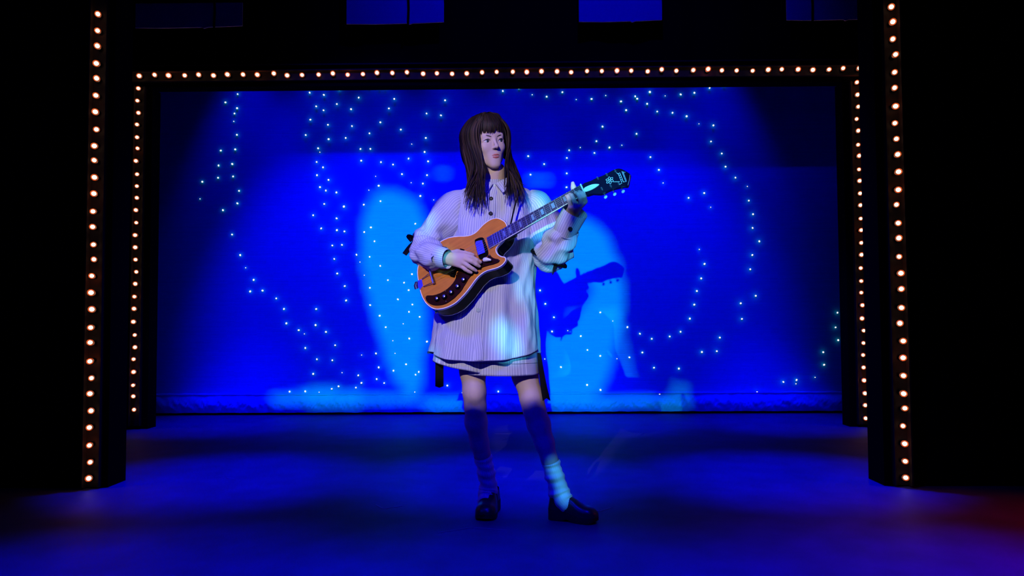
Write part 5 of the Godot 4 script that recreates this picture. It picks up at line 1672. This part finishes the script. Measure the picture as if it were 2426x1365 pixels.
func build_sleeves(shirt: Node3D) -> void:
	# strumming arm: shoulder, bent elbow, forearm laid over the guitar
	var p := smooth_path([Vector3(-0.1241, 1.3705, -0.0850), Vector3(-0.1732, 1.3388, -0.0800), Vector3(-0.2290, 1.2699, -0.0700), Vector3(-0.2747, 1.2064, -0.0550), Vector3(-0.2999, 1.1565, -0.0250), Vector3(-0.2817, 1.1260, 0.0350), Vector3(-0.2483, 1.1136, 0.0950), Vector3(-0.2080, 1.1003, 0.1500)], 7)
	var w1 := func(a: float, s: float) -> float:
		var bend := exp(-pow((s - 0.60) / 0.17, 2.0))
		return 0.0065 * bend * sin(s * 52.0 + 2.2 * sin(a)) + 0.0050 * sin(a * 3.0 + s * 21.0) * smoothstep(0.05, 0.2, s) + 0.0120 * crease.get_noise_3d(cos(a) * 6.0, sin(a) * 6.0, s * 24.0) * smoothstep(0.08, 0.25, s)
	var mb := MB.new()
	mb.tube(p, ramp([0.052, 0.072, 0.072, 0.065, 0.060, 0.062, 0.058, 0.040], p.size()), 40, PackedFloat32Array(), Color.WHITE, false, Vector3(0.2, 0.3, 1.0), w1)
	part("sleeve", mb, M.shirt, shirt)
	var cp := smooth_path([Vector3(-0.2230, 1.1048, 0.1370), Vector3(-0.2058, 1.0998, 0.1550), Vector3(-0.1817, 1.0929, 0.1760)], 5)
	var cm := MB.new()
	var w2 := func(a: float, s: float) -> float:
		return 0.003 * sin(a * 2.0 + 0.5)
	cm.tube(cp, ramp([0.0435, 0.0420, 0.0375], cp.size()), 32, ramp([0.038, 0.036, 0.032], cp.size()), Color.WHITE, false, Vector3(0, 1, 0), w2)
	part("cuff", cm, M.shirt, shirt)
	var sa := MB.new()
	sa.tube(ring_round(cp[0], (cp[1] - cp[0]).normalized(), 0.0445, 0.0375), ramp([0.0014, 0.0014], 25), 5)
	part("cuff_seam", sa, M.seam, shirt)
	# fretting arm: hanging upper arm, sharp elbow, forearm raised to the neck
	var q := smooth_path([Vector3(0.1322, 1.3688, -0.0850), Vector3(0.1758, 1.3364, -0.0800), Vector3(0.2042, 1.2598, -0.0700), Vector3(0.2176, 1.1792, -0.0500), Vector3(0.2302, 1.1233, -0.0100), Vector3(0.2528, 1.1430, 0.0450), Vector3(0.2755, 1.1825, 0.0850), Vector3(0.2965, 1.2204, 0.1150)], 7)
	var w3 := func(a: float, s: float) -> float:
		var bend := exp(-pow((s - 0.60) / 0.17, 2.0))
		return 0.0060 * bend * sin(s * 48.0 + 2.0 * sin(a + 1.0)) + 0.0052 * sin(a * 3.0 - s * 24.0) * smoothstep(0.05, 0.2, s) + 0.0120 * crease.get_noise_3d(cos(a) * 6.0, sin(a) * 6.0, 60.0 + s * 24.0) * smoothstep(0.08, 0.25, s)
	var nb := MB.new()
	nb.tube(q, ramp([0.052, 0.072, 0.074, 0.071, 0.067, 0.072, 0.064, 0.044], q.size()), 40, PackedFloat32Array(), Color.WHITE, false, Vector3(0.2, 0.3, 1.0), w3)
	part("sleeve", nb, M.shirt, shirt)
	var dp := smooth_path([Vector3(0.2849, 1.2010, 0.1050), Vector3(0.3042, 1.2408, 0.1300), Vector3(0.3281, 1.2844, 0.1600)], 6)
	var dm := MB.new()
	dm.tube(dp, ramp([0.046, 0.051, 0.0525], dp.size()), 36, PackedFloat32Array(), Color.WHITE, false, Vector3(1, 0, 0), w2)
	part("cuff", dm, M.shirt, shirt)
	var sb := MB.new()
	sb.tube(ring_round(dp[0], (dp[1] - dp[0]).normalized(), 0.0475, 0.0475), ramp([0.0014, 0.0014], 25), 5)
	part("cuff_seam", sb, M.seam, shirt)
	var bc := Vector3(0.3063, 1.2099, 0.1740)
	var bm := MB.new()
	bm.lathe([Vector2(0.0088, -0.002), Vector2(0.0096, 0.0006), Vector2(0.0086, 0.0022), Vector2(0.006, 0.0014)], 18, Transform3D(Basis(Vector3.RIGHT, PI / 2) * Basis(Vector3.FORWARD, 0.2), bc))
	part("cuff_button", bm, M.button_dark, shirt)
	# satin ties round the elbows
	var r1 := MB.new()
	r1.tube(ring_round(Vector3(0.2279, 1.1082, 0.0000), Vector3(0.42, 0.86, 0.20).normalized(), 0.082, 0.082), ramp([0.0065, 0.0065], 25), 6, ramp([0.0016, 0.0016], 25), Color.WHITE, false, Vector3(0, 1, 0))
	part("elbow_tie", r1, M.ribbon, shirt, "black satin tie round the sleeve")
	for w in [[[Vector3(0.2533, 1.0752, 0.0600), Vector3(0.2442, 1.0538, 0.0680), Vector3(0.2387, 1.0328, 0.0700)], 0.009, 0.001], [[Vector3(0.2623, 1.1031, 0.0600), Vector3(0.2766, 1.1244, 0.0550), Vector3(0.2911, 1.1182, 0.0450)], 0.0035, 0.007], [[Vector3(0.2827, 1.1292, 0.0400), Vector3(0.2884, 1.1508, 0.0350), Vector3(0.2972, 1.1194, 0.0300)], 0.006, 0.002]]:
		ribbon(shirt, "bow_tail", w[0], w[1], w[2])
	for w in [[[Vector3(-0.3418, 1.1777, -0.0550), Vector3(-0.3575, 1.2064, -0.0500), Vector3(-0.3741, 1.2090, -0.0400), Vector3(-0.3571, 1.1867, -0.0350)], 0.008, 0.006], [[Vector3(-0.3466, 1.1791, -0.0500), Vector3(-0.3668, 1.1583, -0.0400), Vector3(-0.3869, 1.1304, -0.0300)], 0.013, 0.010], [[Vector3(-0.3484, 1.1809, -0.0500), Vector3(-0.3567, 1.1551, -0.0450), Vector3(-0.3668, 1.1402, -0.0400)], 0.012, 0.009], [[Vector3(-0.3411, 1.1918, -0.0500), Vector3(-0.3477, 1.2094, -0.0450), Vector3(-0.3434, 1.2215, -0.0400)], 0.008, 0.006]]:
		ribbon(shirt, "bow_tail", w[0], w[1], w[2])
	var kn := MB.new()
	kn.ball(Vector3(-0.3470, 1.1817, -0.0400), Vector3(0.010, 0.013, 0.009), Basis(), 6, 10)
	part("bow_knot", kn, M.ribbon, shirt)


func ring_round(c: Vector3, axis: Vector3, ra: float, rb: float) -> PackedVector3Array:
	var u := axis.cross(Vector3(0.1, 0.2, 1.0)).normalized()
	var w := axis.cross(u)
	var out := PackedVector3Array()
	for k in 25:
		var a := TAU * k / 24.0
		out.append(c + u * cos(a) * ra + w * sin(a) * rb)
	return out


func ribbon(parent: Node3D, called: String, pts: Array, w0: float, w1: float) -> void:
	var path := smooth_path(pts, 5)
	var front := []
	var n := path.size()
	for k in n:
		var d := (path[mini(k + 1, n - 1)] - path[maxi(k - 1, 0)]).normalized()
		var s := d.cross(Vector3.BACK).normalized() * lerpf(w0, w1, float(k) / (n - 1))
		var o := Vector3.BACK * 0.0011
		front.append(PackedVector3Array([path[k] - s - o, path[k] + s - o, path[k] + s + o, path[k] - s + o]))
	var mb := MB.new()
	mb.sheet(front, true, [], Vector3.ZERO, true, true)
	part(called, mb, M.ribbon, parent)


func build_shorts(t: Node3D) -> void:
	var holder: MeshInstance3D = null
	for s in [0, 1]:
		var rows := []
		var uvs := []
		var l0: float = -0.2451 if s == 0 else -0.1270
		var r0: float = -0.0181 if s == 0 else 0.1687
		var l1: float = -0.2724 if s == 0 else -0.1401
		var r1: float = -0.0096 if s == 0 else 0.1858
		for k in 26:
			var row := PackedVector3Array()
			var uv := PackedVector2Array()
			var f := minf(k / 24.0, 1.0)
			for j in 73:
				var a := TAU * j / 72.0
				var sx := sin(a)
				var low: float = lerpf(0.6772, 0.6121, 0.5 + 0.5 * sx) if s == 0 else lerpf(0.6227, 0.6191, 0.5 + 0.5 * sx) - 0.004 * cos(a)
				var y := lerpf(0.8025, low, f)
				var b := 0.104 + 0.016 * f + 0.004 * f * sin(a * 6.0 + s)
				if k == 25:
					b -= 0.006
				var l := lerpf(l0, l1, f)
				var r := lerpf(r0, r1, f)
				var px := signf(sx) * pow(absf(sx), 0.80)
				var pz := signf(cos(a)) * pow(absf(cos(a)), 0.80)
				var p := Vector3((l + r) * 0.5 + px * ((r - l) * 0.5 - (0.006 if k == 25 else 0.0)), y + (0.004 if k == 25 else 0.0), -0.085 + pz * b)
				if j < 72:
					row.append(p)
				uv.append(Vector2(px * (r1 - l1) * 0.5 + pz * 0.12 * signf(sx), y))
			rows.append(row)
			uvs.append(uv)
		var mb := MB.new()
		mb.sheet(rows, true, uvs)
		if s == 0:
			holder = part("shorts", mb, M.shirt, t, "wide pinstriped shorts matching the shirt")
		else:
			part("shorts_leg", mb, M.shirt, holder)
		# stitched hem line
		var st := PackedVector3Array()
		for j in 72:
			var p: Vector3 = rows[11 if s == 0 else 12][j]
			st.append(p + Vector3(0, 0, 0.0006))
		st.append(st[0])
		for j in st.size():
			st[j] = st[j].lerp(rows[24][j % 72], 0.45)
			st[j] += (st[j] - Vector3(st[j].x, st[j].y, -0.085)) * 0.006
		var sm := MB.new()
		sm.tube(st, ramp([0.0009, 0.0009], st.size()), 5)
		part("hem_stitching", sm, M.seam, holder)
	# satin ribbons hanging from the sides
	for w in [[[Vector3(-0.2369, 0.6736, -0.0200), Vector3(-0.2367, 0.6347, -0.0180), Vector3(-0.2365, 0.5941, -0.0160), Vector3(-0.2366, 0.5747, -0.0160)], 0.0175], [[Vector3(0.1828, 0.7081, 0.0000), Vector3(0.1895, 0.6518, 0.0000), Vector3(0.2012, 0.5730, 0.0040), Vector3(0.2130, 0.5136, 0.0060)], 0.0165]]:
		var path := smooth_path(w[0], 4)
		var n := path.size()
		var left := PackedVector3Array()
		var mid := PackedVector3Array()
		var right := PackedVector3Array()
		for k in n:
			var wd: float = w[1] * (1.0 if w[1] > 0.017 else lerpf(0.45, 1.0, float(k) / (n - 1)))
			var notch := 0.009 if k == n - 1 else 0.0
			left.append(path[k] + Vector3(-wd, -notch * 0.3, 0))
			mid.append(path[k] + Vector3(0, notch if w[1] < 0.017 else -notch, 0.002))
			right.append(path[k] + Vector3(wd, -notch * 0.3, 0))
		var mb := MB.new()
		mb.sheet([left, mid, right], false, [], Vector3.BACK)
		part("side_ribbon", mb, M.ribbon, holder, "black satin ribbon hanging from the shorts")


func build_feet(t: Node3D) -> void:
	var socks := [
		[[Vector3(-0.0634, 0.2597, -0.1520), Vector3(-0.0568, 0.2260, -0.1660), Vector3(-0.0502, 0.1884, -0.1800), Vector3(-0.0436, 0.1467, -0.1950), Vector3(-0.0404, 0.1039, -0.2050), Vector3(-0.0471, 0.0679, -0.1850), Vector3(-0.0511, 0.0506, -0.1500)], [0.0375, 0.0365, 0.0370, 0.0375, 0.0385, 0.040, 0.030]],
		[[Vector3(0.2301, 0.2456, -0.0760), Vector3(0.2390, 0.2163, -0.0800), Vector3(0.2480, 0.1833, -0.0840), Vector3(0.2587, 0.1468, -0.0880), Vector3(0.2692, 0.1111, -0.0880), Vector3(0.2864, 0.0778, -0.0780), Vector3(0.3106, 0.0558, -0.0660)], [0.0375, 0.0370, 0.0380, 0.0395, 0.0425, 0.0410, 0.030]]]
	for s in socks.size():
		var p := smooth_path(socks[s][0], 14)
		var ph := 1.3 * s
		var w := func(a: float, q: float) -> float:
			var roll := smoothstep(0.0, 0.1, q)
			return 0.0009 * sin(a * 26.0) + roll * (0.0022 * sin(q * 40.0 + 1.5 * sin(a + ph)) + 0.0024 * sin(q * 21.0 + ph + cos(a)) + (0.0040 if s == 1 else 0.0022) * pow(absf(sin(q * 9.5 + 0.7 * sin(a) + ph)), 6.0))
		var mb := MB.new()
		mb.tube(p, ramp(socks[s][1], p.size()), 78, PackedFloat32Array(), Color.WHITE, false, Vector3(0, 0, 1), w)
		part("sock", mb, M.sock, t, "slouched pale ribbed sock")
	clog(t, Vector3(-0.019, 0, -0.293), Vector3(-0.0535, 0, -0.050), 0.0455)
	clog(t, Vector3(0.222, 0, -0.108), Vector3(0.424, 0, -0.018), 0.0450)


func clog(t: Node3D, heel: Vector3, toe: Vector3, half: float) -> void:
	var d := (toe - heel).normalized()
	var side := Vector3.UP.cross(d)
	var long := heel.distance_to(toe)
	var wide := func(q: float) -> float:
		var w := lerpf(0.80, 0.74, smoothstep(0.1, 0.4, q))
		w = lerpf(w, 1.0, smoothstep(0.4, 0.72, q))
		if q < 0.14:
			w *= sqrt(maxf(0.0, 1.0 - pow((0.14 - q) / 0.14, 2.0)))
		if q > 0.80:
			w *= sqrt(maxf(0.0, 1.0 - pow((q - 0.80) / 0.205, 2.0)))
		return half * w
	# platform sole with a raised heel and toe spring
	var rows := []
	var n := 30
	for r in 4:
		var row := PackedVector3Array()
		for j in 2 * n:
			var q: float = (j / float(n)) if j < n else (2.0 * n - j) / float(n)
			var s := -1.0 if j < n else 1.0
			var high := lerpf(0.050, 0.030, smoothstep(0.25, 0.75, q))
			var low := 0.012 * smoothstep(0.86, 1.0, q) + 0.010 * exp(-pow((q - 0.42) / 0.07, 2.0))
			var grow: float = [0.95, 1.0, 1.0, 0.96][r]
			var y: float = [low, low + 0.006, high - 0.006, high][r]
			row.append(heel + d * (q * long) + side * (s * wide.call(q) * grow) + Vector3.UP * y)
		rows.append(row)
	var mb := MB.new()
	mb.sheet(rows, true, [], Vector3.ZERO, true, true)
	var shoe := part("clog", mb, M.sole, t, "black leather clog on a thick dark platform sole")
	# leather upper over the toes
	var up := []
	for k in 17:
		var q := lerpf(0.40, 1.004, 1.0 - pow(1.0 - k / 16.0, 1.7))
		var high := lerpf(0.049, 0.030, smoothstep(0.25, 0.75, q)) - 0.004
		var rise := lerpf(0.062, 0.040, smoothstep(0.4, 0.85, q))
		if q > 0.80:
			rise *= sqrt(maxf(0.0, 1.0 - pow((q - 0.80) / 0.205, 2.0)))
		var row := PackedVector3Array()
		for j in 17:
			var a := PI * j / 16.0
			var cx := cos(a)
			row.append(heel + d * (q * long) + side * (signf(cx) * pow(absf(cx), 0.8) * (wide.call(q) * 0.99 + 0.001)) + Vector3.UP * (high + rise * pow(sin(a), 0.75)))
		up.append(row)
	var um := MB.new()
	um.sheet(up, false, [], Vector3.UP)
	part("upper", um, M.clog, shoe, "smooth black leather upper")
	var lip := PackedVector3Array(up[0])
	var lm := MB.new()
	lm.tube(lip, ramp([0.0022, 0.0022], 17), 6)
	part("collar_roll", lm, M.clog, shoe)
	# strap across the instep
	var sr := []
	for k in 3:
		var row := PackedVector3Array()
		for j in 17:
			row.append(up[1 + k][j] + Vector3.UP * 0.0016)
		sr.append(row)
	var sm := MB.new()
	sm.sheet(sr, false, [], Vector3.UP)
	part("instep_strap", sm, M.clog, shoe)
	# closed heel counter
	var hc := []
	for r in 5:
		var row := PackedVector3Array()
		for j in 25:
			var u := j / 24.0 * 2.0 - 1.0
			var q := 0.46 * pow(absf(u), 1.6) + 0.004
			var high := lerpf(0.050, 0.030, smoothstep(0.25, 0.75, q)) - 0.004
			var tall := lerpf(0.054, 0.030, smoothstep(0.3, 1.0, absf(u)))
			row.append(heel + d * (q * long + 0.002 * r) + side * (signf(u) * (wide.call(q) * 0.97 - 0.0012 * r)) + Vector3.UP * (high + tall * r / 4.0))
		hc.append(row)
	var hm := MB.new()
	hm.sheet(hc, false, [], -d)
	part("heel_counter", hm, M.clog, shoe)
